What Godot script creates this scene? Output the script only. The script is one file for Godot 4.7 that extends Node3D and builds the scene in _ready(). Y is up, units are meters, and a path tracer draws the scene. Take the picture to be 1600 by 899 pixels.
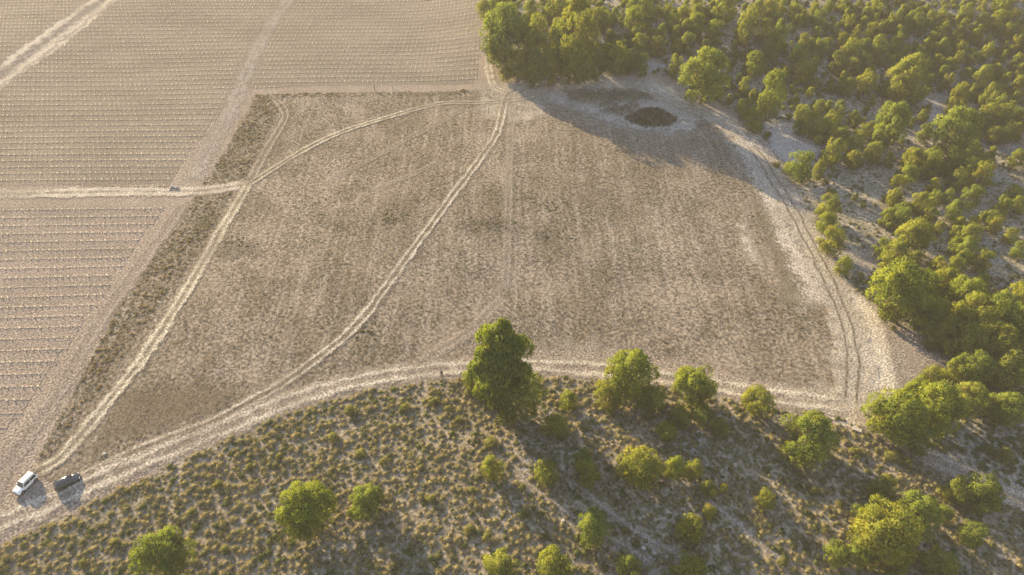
extends Node3D
# A fallow field ringed by farm tracks, seen from the air at low sun: young vineyard on one side, pine forest and tussock scrub on the others.

const FIELD := [-78.9, -191.9, -47.6, -193.4, -19.8, -193.6, -2.0, -195.0, 13.7, -189.7, 31.4, -192.1, 46.2, -185.6, 58.1, -177.3, 65.1, -167.3, 67.1, -150.6, 67.5, -134.3, 67.9, -119.7, 68.1, -106.8, 67.4, -95.4, 65.4, -85.1, 61.8, -77.4, 49.1, -80.5, 32.5, -83.5, 18.9, -85.3, 3.8, -86.2, -8.8, -85.5, -19.9, -83.1, -29.4, -80.4, -38.5, -77.0, -48.1, -72.6, -56.8, -67.2, -66.1, -61.9, -72.3, -58.3, -82.5, -60.5, -82.8, -74.2, -83.6, -102.4, -81.2, -139.4, -79.9, -150.8]
const SCRUB := [-85.6, -45.7, -76.5, -51.4, -64.9, -58.8, -56.0, -64.6, -46.5, -71.0, -38.1, -75.2, -29.2, -78.9, -18.5, -81.5, -8.7, -82.3, 3.8, -84.0, 18.6, -82.4, 30.7, -80.4, 42.4, -77.8, 53.6, -75.1, 62.1, -72.4, 70.5, -64.3, 76.3, -60.0, 92.3, -54.0, 83.1, -38.1, -81.4, -38.2]
const FOREST := [-10.0, -295.4, -6.7, -213.0, -2.0, -200.4, 20.2, -201.5, 32.3, -201.7, 45.9, -198.7, 54.8, -191.0, 61.7, -186.1, 68.4, -177.3, 72.1, -156.5, 73.1, -134.3, 73.8, -113.1, 75.0, -106.4, 78.4, -100.9, 78.1, -91.8, 76.0, -80.4, 70.6, -73.0, 73.6, -66.3, 79.0, -61.2, 95.0, -55.1, 214.4, -266.4]
const VINE_LOW := [-139.3, -139.3, -86.1, -139.7, -87.1, -123.5, -88.1, -108.0, -88.6, -95.0, -89.3, -83.2, -90.4, -66.1, -91.0, -55.3]
const VINE_UP := [-147.0, -143.9, -89.1, -144.3, -88.0, -159.9, -86.8, -181.8, -82.4, -195.8, -48.2, -197.4, -11.1, -197.8, -10.5, -226.2, -11.7, -296.2, -243.4, -305.8]
const OVERGROWN := [-78.9, -191.9, -47.7, -193.8, -19.9, -194.0, -11.0, -195.1, -10.9, -192.1, -19.7, -191.3, -47.2, -191.0, -69.6, -189.9, -69.7, -178.2, -69.6, -160.0, -71.3, -145.6, -72.5, -127.7, -73.8, -111.5, -74.7, -102.3, -77.0, -86.3, -78.9, -74.9, -80.5, -65.5, -81.0, -60.9, -82.5, -60.5, -82.8, -74.2, -83.6, -102.4, -81.2, -139.4, -79.9, -150.8]

var rng := RandomNumberGenerator.new()
var noise := FastNoiseLite.new()
var fine := FastNoiseLite.new()
var counts := {}
var lift := 0.012
var blocked: Array[PackedVector2Array] = []       # track outlines: little grows there
var M := {}
var crowns := {}
var trunks := {}
var far_places: Array[Transform3D] = []
var n_pines := 0
var F_field: PackedVector2Array
var F_scrub: PackedVector2Array
var F_forest: PackedVector2Array
var F_low: PackedVector2Array
var F_up: PackedVector2Array
var F_weedy: PackedVector2Array

# ---------------------------------------------------------------- names
func numbered(called: String) -> String:
	counts[called] = counts.get(called, -1) + 1
	return called if counts[called] == 0 else "%s_%03d" % [called, counts[called]]

func tag(o: Node3D, label := "", category := "", group := "", kind := "") -> Node3D:
	if label: o.set_meta("label", label)
	if category: o.set_meta("category", category)
	if group: o.set_meta("group", group)
	if kind: o.set_meta("kind", kind)
	return o

func thing(called: String, label: String, category: String, at := Vector3.ZERO, turn := 0.0, group := "") -> Node3D:
	var o := Node3D.new()
	o.name = numbered(called)
	add_child(o, true)
	o.position = at
	o.rotation.y = turn
	tag(o, label, category, group)
	return o

func part(called: String, mesh: Mesh, mat: Material, parent: Node3D, at := Vector3.ZERO) -> MeshInstance3D:
	var o := MeshInstance3D.new()
	o.mesh = mesh
	o.material_override = mat
	o.name = numbered(called) if parent == self else called
	parent.add_child(o, true)
	o.position = at
	return o

# ---------------------------------------------------------------- terrain
func ss(a: float, b: float, x: float) -> float:
	var t := clampf((x - a) / (b - a), 0.0, 1.0)
	return t * t * (3.0 - 2.0 * t)

func height(x: float, z: float) -> float:
	var d := -z
	return 11.0 * ss(178, 240, d) * ss(-40, 45, x) + 0.4 * sin(x * .045 + 1.3) * sin(d * .05 + .4) + .3 * sin(x * .021 - d * .033) + 1.2 * exp(-pow((x - 15) / 38, 2) - pow((d - 60) / 15, 2)) + 2.5 * ss(70, 170, x)

func ground(x: float, z: float, up := 0.0) -> Vector3:
	return Vector3(x, height(x, z) + up, z)

func slope(x: float, z: float) -> Vector3:
	return Vector3(height(x - .5, z) - height(x + .5, z), 1.0, height(x, z - .5) - height(x, z + .5)).normalized()

func poly(a: Array) -> PackedVector2Array:
	var p := PackedVector2Array()
	for i in a.size() / 2: p.append(Vector2(a[2 * i], a[2 * i + 1]))
	return p

func within(p: PackedVector2Array, x: float, z: float) -> bool:
	return Geometry2D.is_point_in_polygon(Vector2(x, z), p)

func smooth(p: PackedVector2Array, step: float) -> PackedVector2Array:
	var c := Curve2D.new()
	for i in p.size():
		var t := (p[mini(i + 1, p.size() - 1)] - p[maxi(i - 1, 0)]) / 6.0
		c.add_point(p[i], -t, t)
	c.bake_interval = step
	return c.get_baked_points()

func on_track(x: float, z: float) -> bool:
	var q := Vector2(x, z)
	for b in blocked:
		if Geometry2D.is_point_in_polygon(q, b): return true
	return false

func seen(x: float, z: float, margin := 6.0) -> bool:
	return absf(x) < .535 * -z + 57.0 + margin and -z > 38.0 - margin

# ---------------------------------------------------------------- materials
func grain(frequency: float, octaves: int, low: float, seed_at: int, stretch := 1.0, size := 1024) -> ImageTexture:
	var f := FastNoiseLite.new()
	f.seed = seed_at
	f.frequency = frequency
	f.fractal_octaves = octaves
	var im := f.get_seamless_image(size, size)
	im.convert(Image.FORMAT_RGB8)
	var b := im.get_data()
	for i in b.size():
		var v := b[i] / 255.0
		b[i] = int(255.0 * clampf(low + (1.0 - low) * smoothstep(.12, .88, v), 0, 1))
	return ImageTexture.create_from_image(Image.create_from_data(size, size, false, Image.FORMAT_RGB8, b))

func soil(tex: Texture2D, bump: Texture2D, deep: float) -> StandardMaterial3D:
	var m := StandardMaterial3D.new()
	m.vertex_color_use_as_albedo = true
	m.albedo_texture = tex
	m.roughness = 1.0
	m.metallic_specular = 0.1
	if bump:
		m.heightmap_enabled = true
		m.heightmap_texture = bump
		m.heightmap_scale = deep
	return m

func flat(c: Color, rough := .8, metal := 0.0) -> StandardMaterial3D:
	var m := StandardMaterial3D.new()
	m.albedo_color = c.linear_to_srgb()
	m.roughness = rough
	m.metallic = metal
	return m

func leafy(through: Color) -> StandardMaterial3D:
	var m := StandardMaterial3D.new()
	m.vertex_color_use_as_albedo = true
	m.roughness = .75
	m.metallic_specular = .2
	m.cull_mode = BaseMaterial3D.CULL_DISABLED
	m.backlight_enabled = true
	m.backlight = through
	return m

func materials() -> void:
	var clods := grain(.03, 5, .68, 11)
	var grit := grain(.055, 4, .62, 12)
	var bumps := grain(.04, 5, 0.0, 13)
	M.field = soil(clods, bumps, 2.5)
	M.vine = soil(grit, bumps, 5)
	M.scrub = soil(clods, bumps, 6)
	M.track = soil(grit, bumps, 3)
	M.track.transparency = BaseMaterial3D.TRANSPARENCY_ALPHA
	M.needles = leafy(Color(.95, .95, .42))
	M.needle_tints = []
	for c in [Color(1, 1, 1), Color(.8, .9, .95), Color(1, .97, .85), Color(.9, .97, .8)]:
		var m: StandardMaterial3D = M.needles.duplicate()
		m.albedo_color = c.linear_to_srgb()
		M.needle_tints.append(m)
	M.grass = leafy(Color(.8, .78, .6))
	M.bark = flat(Color(.13, .1, .075), .95)
	M.guard = leafy(Color(1, .98, .9))
	M.guard.vertex_color_use_as_albedo = false
	M.guard.albedo_color = Color(.66, .63, .55).linear_to_srgb()
	M.stone = flat(Color(.4, .36, .3), .95)
	M.earth_stone = flat(Color(.2, .16, .11), .95)
	M.white_stone = flat(Color(.58, .55, .49), .95)
	M.dark_soil = flat(Color(.055, .044, .028), 1)
	M.post = flat(Color(.1, .085, .07), .9)

# ---------------------------------------------------------------- ground
func tone(kind: int, x: float, z: float) -> Color:
	var big := noise.get_noise_2d(x * .6, z * .6)
	var mid := noise.get_noise_2d(x * 3.0 + 400, z * 3.0)
	var small := fine.get_noise_2d(x * 6.0, z * 6.0)
	var c: Color
	match kind:
		0:
			c = Color(.27, .22, .155).lerp(Color(.36, .295, .22), clampf(.5 + big * 1.4, 0, 1))
			c = c.lerp(Color(.22, .18, .12), clampf(mid * 1.4 + small * .5, 0, .75))
			var sown := fine.get_noise_2d(x * 9.0, z * .25 + 90)
			c = c.lerp(Color(.44, .375, .29), clampf(sown * 1.1, 0, .5))
		1:
			c = Color(.27, .225, .145).lerp(Color(.37, .315, .22), clampf(.5 + mid * 1.2 + small * .6, 0, 1))
		2:
			c = Color(.27, .24, .165).lerp(Color(.40, .36, .28), clampf(.35 + mid + small * .6, 0, 1))
		_:
			c = Color(.38, .31, .24).lerp(Color(.44, .365, .285), clampf(.5 + mid + small * .5, 0, 1))
	return c * (1.0 + .12 * small)

func region(x: float, z: float) -> int:
	if within(F_field, x, z): return 0
	if within(F_scrub, x, z): return 1
	if within(F_forest, x, z): return 2
	return 3

func build_ground() -> void:
	var cell := .75
	var nx := 580
	var nz := 372
	var x0 := -nx * cell / 2
	var at := PackedInt32Array()
	at.resize((nx + 1) * (nz + 1))
	at.fill(-1)
	var V := PackedVector3Array()
	var N := PackedVector3Array()
	var C := PackedColorArray()
	var U := PackedVector2Array()
	var K := PackedByteArray()
	for j in nz + 1:
		var z := -26.0 - j * cell
		for i in nx + 1:
			var x := x0 + i * cell
			if not seen(x, z, 30.0): continue
			var wx := x + 1.3 * noise.get_noise_2d(x * 7, z * 7)
			var wz := z + 1.3 * noise.get_noise_2d(x * 7 + 99, z * 7)
			var k := region(wx, wz)
			at[j * (nx + 1) + i] = V.size()
			V.append(ground(x, z))
			N.append(slope(x, z))
			C.append(tone(k, x, z))
			U.append(Vector2(x, z) / 31.0)
			K.append(k)
	var names := ["fallow_field", "scrub_ground", "forest_floor", "headland_soil"]
	for k in 4:
		var own := PackedInt32Array()
		own.resize(V.size())
		own.fill(-1)
		var a := []
		a.resize(Mesh.ARRAY_MAX)
		var v := PackedVector3Array()
		var n := PackedVector3Array()
		var c := PackedColorArray()
		var u := PackedVector2Array()
		var idx := PackedInt32Array()
		for j in nz:
			for i in nx:
				var q := [at[j * (nx + 1) + i], at[j * (nx + 1) + i + 1], at[(j + 1) * (nx + 1) + i], at[(j + 1) * (nx + 1) + i + 1]]
				if q[0] < 0 or q[1] < 0 or q[2] < 0 or q[3] < 0 or K[q[0]] != k: continue
				for p in q:
					if own[p] < 0:
						own[p] = v.size()
						v.append(V[p]); n.append(N[p]); c.append(C[p]); u.append(U[p])
				idx.append_array([own[q[0]], own[q[2]], own[q[1]], own[q[1]], own[q[2]], own[q[3]]])
		a[Mesh.ARRAY_VERTEX] = v; a[Mesh.ARRAY_NORMAL] = n; a[Mesh.ARRAY_COLOR] = c; a[Mesh.ARRAY_TEX_UV] = u; a[Mesh.ARRAY_INDEX] = idx
		var m := ArrayMesh.new()
		m.add_surface_from_arrays(Mesh.PRIMITIVE_TRIANGLES, a)
		tag(part(names[k], m, [M.field, M.scrub, M.scrub, M.vine][k], self), "", "", "", "structure")
	# the land beyond, coarse, out to the horizon
	var st := SurfaceTool.new()
	st.begin(Mesh.PRIMITIVE_TRIANGLES)
	var s := 40.0
	for j in range(-30, 30):
		for i in range(-30, 30):
			var corner := [Vector2(i, j) * s, Vector2(i + 1, j) * s, Vector2(i, j + 1) * s, Vector2(i + 1, j + 1) * s]
			for p in [0, 1, 2, 2, 1, 3]:
				var g: Vector2 = corner[p]
				st.set_normal(Vector3.UP)
				st.set_uv(g / 31.0)
				st.set_color(Color(.36, .3, .21) if g.x > -10 else Color(.45, .37, .27))
				st.add_vertex(Vector3(g.x, height(g.x, g.y) - 3.0, g.y))
	tag(part("distant_land", st.commit(), M.vine, self), "", "", "", "structure")

func vine_z(n: float, x: float, first: float, period: float) -> float:
	return -(first - n * period + .025 * x)

func build_vineyard(called: String, outline: PackedVector2Array, first: float, period: float, from: int, to: int, pink: float) -> void:
	var prof := [[0.0, .02], [.14, .0], [.33, .02], [.385, .05], [.41, .075], [.43, .04], [.49, .0], [.75, .03]]     # one row: tilled soil with the ridge the vines stand on
	var V := PackedVector3Array()
	var C := PackedColorArray()
	var U := PackedVector2Array()
	var I := PackedInt32Array()
	var last := {}
	for n in range(from, to):
		for k in prof.size():
			var line := {}
			for i in range(-205, 90):
				var x := i * 1.1
				var z := vine_z(n + prof[k][0] - .41, x, first, period)
				if not seen(x, z, 24) or not within(outline, x + 1.2 * noise.get_noise_2d(x * 5, z * 5), z): continue
				line[i] = V.size()
				var rough := .05 * fine.get_noise_2d(x * 9, z * 9)
				V.append(ground(x, z, .022 + prof[k][1] * (1.0 + 3.5 * rough) + maxf(rough, -.01)))
				var c := Color(.335, .285, .21).lerp(Color(.375, .31, .245), pink)
				c *= 1.0 + .2 * noise.get_noise_2d(x * .8 + 70, z * 2.2) + .12 * fine.get_noise_2d(x * 2, z * 8) + .1 * fine.get_noise_2d(x * 13, z * 13)
				if k in [3, 4]: c *= .93
				C.append(c)
				U.append(Vector2(x, z) / 31.0)
			for i in line:
				if last.has(i) and last.has(i + 1) and line.has(i + 1):
					I.append_array([last[i], last[i + 1], line[i], last[i + 1], line[i + 1], line[i]])
			last = line
	var st := SurfaceTool.new()
	var a := []
	a.resize(Mesh.ARRAY_MAX)
	a[Mesh.ARRAY_VERTEX] = V; a[Mesh.ARRAY_COLOR] = C; a[Mesh.ARRAY_TEX_UV] = U; a[Mesh.ARRAY_INDEX] = I
	var m := ArrayMesh.new()
	m.add_surface_from_arrays(Mesh.PRIMITIVE_TRIANGLES, a)
	st.create_from(m, 0)
	st.generate_normals()
	tag(part(called, st.commit(), M.vine, self), "", "", "", "structure")

func ordinal(n: int) -> String:
	var s := "th"
	if n % 100 < 10 or n % 100 > 20: s = {1: "st", 2: "nd", 3: "rd"}.get(n % 10, "th")
	return str(n) + s

func guard_mesh() -> ArrayMesh:
	var st := SurfaceTool.new()
	st.begin(Mesh.PRIMITIVE_TRIANGLES)
	tube(st, Vector3(0, -.05, 0), Vector3(.015, .38, .01), .085, .075, 7)
	tube(st, Vector3(.14, -.05, 0), Vector3(.13, .55, .02), .02, .018, 5)
	st.generate_normals()
	return st.commit()

func plant_guards() -> void:
	var spots := []
	for lower in [true, false]:
		var n_at := 0
		for n in (range(-1, 19) if lower else range(-36, 12)):
			n_at += 1
			var k := 0
			for i in range(280):
				var x := 60.0 - i * 1.43 + rng.randf_range(-.12, .12)
				var z := vine_z(n, x, 134.05 if lower else 176.9, 3.08 if lower else 3.02)
				if not within(F_low if lower else F_up, x, z) or not seen(x, z, 0) or on_track(x, z): continue
				k += 1
				if rng.randf() < .14: continue
				spots.append([-z, x, z, lower, n_at, k])
	spots.sort_custom(func(a, b): return a[0] < b[0])
	var mesh := guard_mesh()
	var first: MeshInstance3D
	var rest: Array[Transform3D] = []
	for s in spots.size():
		var p = spots[s]
		var t := Transform3D(Basis.from_euler(Vector3(rng.randf_range(-.1, .1), rng.randf() * TAU, rng.randf_range(-.1, .1))).scaled(Vector3.ONE * rng.randf_range(.8, 1.15)), ground(p[1], p[2], .1))
		if s < 300:
			var o: MeshInstance3D
			if first == null:
				first = part("plant_guard", mesh, M.guard, self)
				o = first
			else:
				o = first.duplicate()
				o.name = numbered("plant_guard")
				add_child(o, true)
			o.transform = t
			tag(o, "pale plant guard, %s from the headland in the %s vine row below the cross track" % [ordinal(p[5]), ordinal(p[4])], "plant guard", "plant guards in the vine rows")
		else:
			rest.append(t)
	copies("far_plant_guard", mesh, M.guard, rest, [])

func copies(called: String, mesh: Mesh, mat: Material, where: Array[Transform3D], tint: Array) -> void:
	var mm := MultiMesh.new()
	mm.transform_format = MultiMesh.TRANSFORM_3D
	mm.use_colors = tint.size() > 0
	mm.mesh = mesh
	mm.instance_count = where.size()
	for i in where.size():
		mm.set_instance_transform(i, where[i])
		if tint.size(): mm.set_instance_color(i, tint[i])
	var o := MultiMeshInstance3D.new()
	o.multimesh = mm
	o.material_override = mat
	o.name = numbered(called)
	add_child(o, true)
	tag(o, "", "", "", "stuff")

# ---------------------------------------------------------------- tracks and patches: sheets laid on the ground, thinning out at their edges
func track(called: String, a: Array, half: float, rut: float, rut_w: float, pale: Color, mid: Color, solid: float, edge := .35, keep_clear := true, berm := 0.0) -> void:
	var p := smooth(poly(a), .6)
	lift += .003
	var V := PackedVector3Array()
	var C := PackedColorArray()
	var U := PackedVector2Array()
	var N := PackedVector3Array()
	var I := PackedInt32Array()
	var cols := clampi(int(half * 2 / .2) + 1, 11, 45)
	var left := PackedVector2Array()
	var right := PackedVector2Array()
	for i in p.size():
		var dir := (p[mini(i + 2, p.size() - 1)] - p[maxi(i - 2, 0)]).normalized()
		var side := Vector2(-dir.y, dir.x)
		var wide := half * (1.0 + .35 * fine.get_noise_2d(p[i].x * 1.2, p[i].y * 1.2 + 50))
		var worn := 1.0 - .45 * clampf(2.0 * noise.get_noise_2d(p[i].x * 1.4 + 500, p[i].y * 1.4), 0, 1)
		left.append(p[i] + side * half * .8)
		right.append(p[i] - side * half * .8)
		var ends: float = minf(1.0, minf(i, p.size() - 1 - i) / 6.0)
		for k in cols:
			var u := k / (cols - 1.0) * 2.0 - 1.0
			var q: Vector2 = p[i] + side * u * wide
			var drift := u * half + .26 * fine.get_noise_2d(p[i].x * .9, p[i].y * .9)
			var in_rut := exp(-pow((absf(drift) - rut) / rut_w, 2)) if rut > 0 else 1.0 - .5 * u * u
			var g := fine.get_noise_2d(q.x * 10, q.y * 10)
			var g2 := fine.get_noise_2d(q.x * 3 + 31, q.y * 3)
			var c := mid.lerp(pale, clampf(in_rut + .35 * g + .3 * g2, 0, 1)) * (1.0 + .14 * g)
			c.a = solid * worn * ends * clampf((1.0 - absf(u)) / edge + .9 * g + .5 * g2 - .15, 0, 1) * clampf(.6 + .55 * in_rut + .6 * g2, 0, 1)
			V.append(ground(q.x, q.y, lift + (.03 * (1.0 - in_rut) * clampf((1.0 - absf(u)) / .3, 0, 1) if rut > 0 else 0.0) + berm * exp(-pow((absf(u) - .88) / .1, 2))))
			N.append(slope(q.x, q.y))
			C.append(c)
			U.append(q / 31.0)
			if i and k:
				var z := i * cols + k
				I.append_array([z - cols - 1, z - 1, z - cols, z - cols, z - 1, z])
	sheet(called, V, N, C, U, I)
	if keep_clear:
		right.reverse()
		left.append_array(right)
		blocked.append(left)

func sheet(called: String, V, N, C, U, I) -> void:
	var a := []
	a.resize(Mesh.ARRAY_MAX)
	a[Mesh.ARRAY_VERTEX] = V; a[Mesh.ARRAY_NORMAL] = N; a[Mesh.ARRAY_COLOR] = C; a[Mesh.ARRAY_TEX_UV] = U; a[Mesh.ARRAY_INDEX] = I
	var m := ArrayMesh.new()
	m.add_surface_from_arrays(Mesh.PRIMITIVE_TRIANGLES, a)
	tag(part(called, m, M.track, self), "", "", "", "structure")

func patch(called: String, a: Array, c0: Color, c1: Color, solid: float, soft: float, keep_clear := false) -> void:
	var p := poly(a)
	lift += .003
	var box := Rect2(p[0], Vector2.ZERO)
	for q in p: box = box.expand(q)
	box = box.grow(soft)
	var step := .7
	var nx := int(box.size.x / step) + 1
	var nz := int(box.size.y / step) + 1
	var V := PackedVector3Array()
	var C := PackedColorArray()
	var U := PackedVector2Array()
	var N := PackedVector3Array()
	var I := PackedInt32Array()
	for j in nz + 1:
		for i in nx + 1:
			var q := box.position + Vector2(i, j) * step
			var away := 1e9
			for k in p.size():
				away = minf(away, q.distance_to(Geometry2D.get_closest_point_to_segment(q, p[k], p[(k + 1) % p.size()])))
			if not Geometry2D.is_point_in_polygon(q, p): away = -away
			var g := fine.get_noise_2d(q.x * 8, q.y * 8)
			var g2 := fine.get_noise_2d(q.x * 2.5 + 31, q.y * 2.5)
			var c := c0.lerp(c1, clampf(.5 + .7 * g + .8 * g2, 0, 1))
			c.a = solid * clampf(.5 + away / soft + .7 * g2 + .5 * g, 0, 1)
			if i == 0 or j == 0 or i == nx or j == nz: c.a = 0.0
			V.append(ground(q.x, q.y, lift))
			N.append(slope(q.x, q.y))
			C.append(c)
			U.append(q / 31.0)
			if i and j:
				var z := j * (nx + 1) + i
				I.append_array([z - nx - 2, z - nx - 1, z - 1, z - nx - 1, z, z - 1])
	sheet(called, V, N, C, U, I)
	if keep_clear: blocked.append(p)

# ---------------------------------------------------------------- shapes
func tube(st: SurfaceTool, a: Vector3, b: Vector3, r0: float, r1: float, n := 6, col := Color.WHITE) -> void:
	var d := (b - a).normalized()
	var s := d.cross(Vector3.RIGHT if absf(d.x) < .8 else Vector3.UP).normalized()
	var t := d.cross(s)
	st.set_color(col)
	for k in n:
		var u := s * cos(TAU * k / n) + t * sin(TAU * k / n)
		var v := s * cos(TAU * (k + 1) / n) + t * sin(TAU * (k + 1) / n)
		for q in [a + u * r0, b + u * r1, a + v * r0, a + v * r0, b + u * r1, b + v * r1]: st.add_vertex(q)
		for q in [b, b + v * r1, b + u * r1]: st.add_vertex(q)

func dirv(low := -1.0) -> Vector3:
	var y := rng.randf_range(low, 1.0)
	var a := rng.randf() * TAU
	var r := sqrt(1 - y * y)
	return Vector3(r * cos(a), y, r * sin(a))

func leaf(V: PackedVector3Array, N: PackedVector3Array, C: PackedColorArray, at: Vector3, along: Vector3, l: float, w: float, normal: Vector3, c: Color) -> void:
	var side := along.cross(dirv()).normalized() * w * .5
	if along.cross(side).dot(normal) > 0: side = -side
	for q in [at - side, at + along * l, at + side]: V.append(q)
	for k in 3:
		N.append(normal)
		C.append(c)

func mesh_of(V: PackedVector3Array, N: PackedVector3Array, C: PackedColorArray) -> ArrayMesh:
	var a := []
	a.resize(Mesh.ARRAY_MAX)
	a[Mesh.ARRAY_VERTEX] = V; a[Mesh.ARRAY_NORMAL] = N; a[Mesh.ARRAY_COLOR] = C
	var m := ArrayMesh.new()
	m.add_surface_from_arrays(Mesh.PRIMITIVE_TRIANGLES, a)
	return m

func build_tree_kinds() -> void:      # unit trees, one high and about one wide: a few of each habit
	for kind in ["dome", "round", "cone", "tall"]:
		crowns[kind] = []
		trunks[kind] = []
		for v in {"dome": 6, "round": 5, "cone": 4, "tall": 1}[kind]:
			var V := PackedVector3Array()
			var N := PackedVector3Array()
			var C := PackedColorArray()
			var st := SurfaceTool.new()
			st.begin(Mesh.PRIMITIVE_TRIANGLES)
			var n_clumps: int = {"dome": 62, "round": 44, "cone": 34, "tall": 120}[kind]
			var per: int = {"dome": 165, "round": 150, "cone": 140, "tall": 250}[kind]
			var lobes := []
			for k in 5: lobes.append([rng.randf() * TAU, rng.randf_range(.75, 1.12), rng.randf_range(.4, .9)])
			var lean := Vector3(rng.randf_range(-.05, .05), 0, rng.randf_range(-.05, .05))
			var top := Vector3(lean.x * 1.5, .8, lean.z * 1.5)
			tube(st, Vector3(0, -.04, 0), Vector3(lean.x * .4, .33, lean.z * .4), .034, .024, 8)
			tube(st, Vector3(lean.x * .4, .33, lean.z * .4), top, .024, .008, 7)
			for k in n_clumps:
				var y: float
				var r: float
				var a := rng.randf() * TAU
				match kind:
					"dome":
						y = lerpf(.15, .93, pow(rng.randf(), .8))
						r = .43 * sqrt(clampf(1.0 - pow((y - .46) / .5, 2), .02, 1)) * (1.0 if y > .48 else lerpf(.8, 1, (y - .15) / .33))
					"round":
						y = lerpf(.12, .93, rng.randf())
						r = .40 * sqrt(clampf(1.0 - pow((y - .5) / .47, 2), .03, 1))
					"cone":
						y = lerpf(.09, .95, pow(rng.randf(), 1.2))
						r = .40 * pow(1.0 - (y - .14) / .86, .75) + .02
					_:
						y = lerpf(.13, .96, rng.randf())
						r = (.44 if y > .45 else lerpf(.2, .44, (y - .13) / .32)) * sqrt(clampf(1.0 - pow(maxf(y - .6, 0) / .37, 2), .03, 1))
				for l in lobes:
					var off := absf(wrapf(a - l[0], -PI, PI))
					if off < .6: r *= lerpf(l[1], 1.0, off / .6)
				r *= rng.randf_range(.55, 1.05) if k % 4 else rng.randf_range(.2, .6)
				var at := Vector3(r * cos(a), y, r * sin(a)) + lean * y
				var rc: float = rng.randf_range(.085, .15) * {"dome": 1.0, "round": 1.1, "cone": 1.05, "tall": .92}[kind]
				if kind == "tall": at.y = at.y
				if k % 5 == 0:
					tube(st, Vector3(lean.x * y, maxf(.2, y * .72), lean.z * y), at, .011, .004, 5)
				var hue := rng.randf()
				var base := Color(.215, .248, .048).lerp(Color(.335, .35, .062), hue)
				if rng.randf() < .12: base = base.lerp(Color(.2, .14, .045), .55)
				for s in per:
					var d := dirv(-.75)
					var flat_y := .8 if kind != "tall" else .5
					var p := at + Vector3(d.x, d.y * flat_y, d.z) * rc * (1.0 - .45 * pow(rng.randf(), 2.0))
					var along := (d + dirv() * .75 + Vector3(0, .25, 0)).normalized()
					var nn := (d * .8 + (at - Vector3(0, .5, 0)).normalized() * .45 + dirv() * .35).normalized()
					leaf(V, N, C, p, along, rng.randf_range(.03, .055), rng.randf_range(.018, .032), nn, base * rng.randf_range(.75, 1.3))
			st.generate_normals()
			crowns[kind].append(mesh_of(V, N, C))
			trunks[kind].append(st.commit())

func pine(x: float, z: float, tall: float, wide: float, kind: String, label: String, group: String) -> void:
	n_pines += 1
	var v := rng.randi() % int(crowns[kind].size())
	var o := thing("pine_tree", label, "pine tree", ground(x, z), rng.randf() * TAU, group)
	o.scale = Vector3(wide, tall, wide * rng.randf_range(.9, 1.1))
	part("trunk", trunks[kind][v], M.bark, o)
	part("crown", crowns[kind][v], M.needle_tints[rng.randi() % 4], o)

func far_pine(x: float, z: float, tall: float, wide: float) -> void:
	far_places.append(Transform3D(Basis(Vector3.UP, rng.randf() * TAU).scaled_local(Vector3(wide, tall, wide)), ground(x, z)))

func tussock_mesh(blades: int, spread: float, core := true) -> ArrayMesh:      # about one metre wide
	var V := PackedVector3Array()
	var N := PackedVector3Array()
	var C := PackedColorArray()
	if core:
		var ph := rng.randf() * TAU
		for j in 3:
			for i in 9:
				var q := []
				for s in [[i, j], [i + 1, j], [i, j + 1], [i + 1, j + 1]]:
					var a: float = TAU * (s[0] % 9) / 9.0
					var e: float = PI / 2 * s[1] / 3.0
					var r := .3 * cos(e) * (1 + .3 * sin(a * 2 + ph) + .22 * sin(a * 3 + ph * 2))
					q.append(Vector3(r * cos(a), .24 * sin(e) - .03, r * sin(a)))
				for k in [0, 1, 2, 1, 3, 2]:
					V.append(q[k])
					N.append((q[k] + Vector3(0, .1, 0)).normalized())
					C.append(Color(.8, .8, .75))
	for k in blades:
		var d := dirv(.05)
		var root := Vector3(d.x, d.y * .7, d.z) * rng.randf_range(.12, .36)
		leaf(V, N, C, root, (d + Vector3(0, .5, 0) + dirv() * .35).normalized(), rng.randf_range(.14, .3) * spread, rng.randf_range(.03, .06), (d + dirv() * .3).normalized(), Color.WHITE * rng.randf_range(.75, 1.35))
	return mesh_of(V, N, C)

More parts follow.
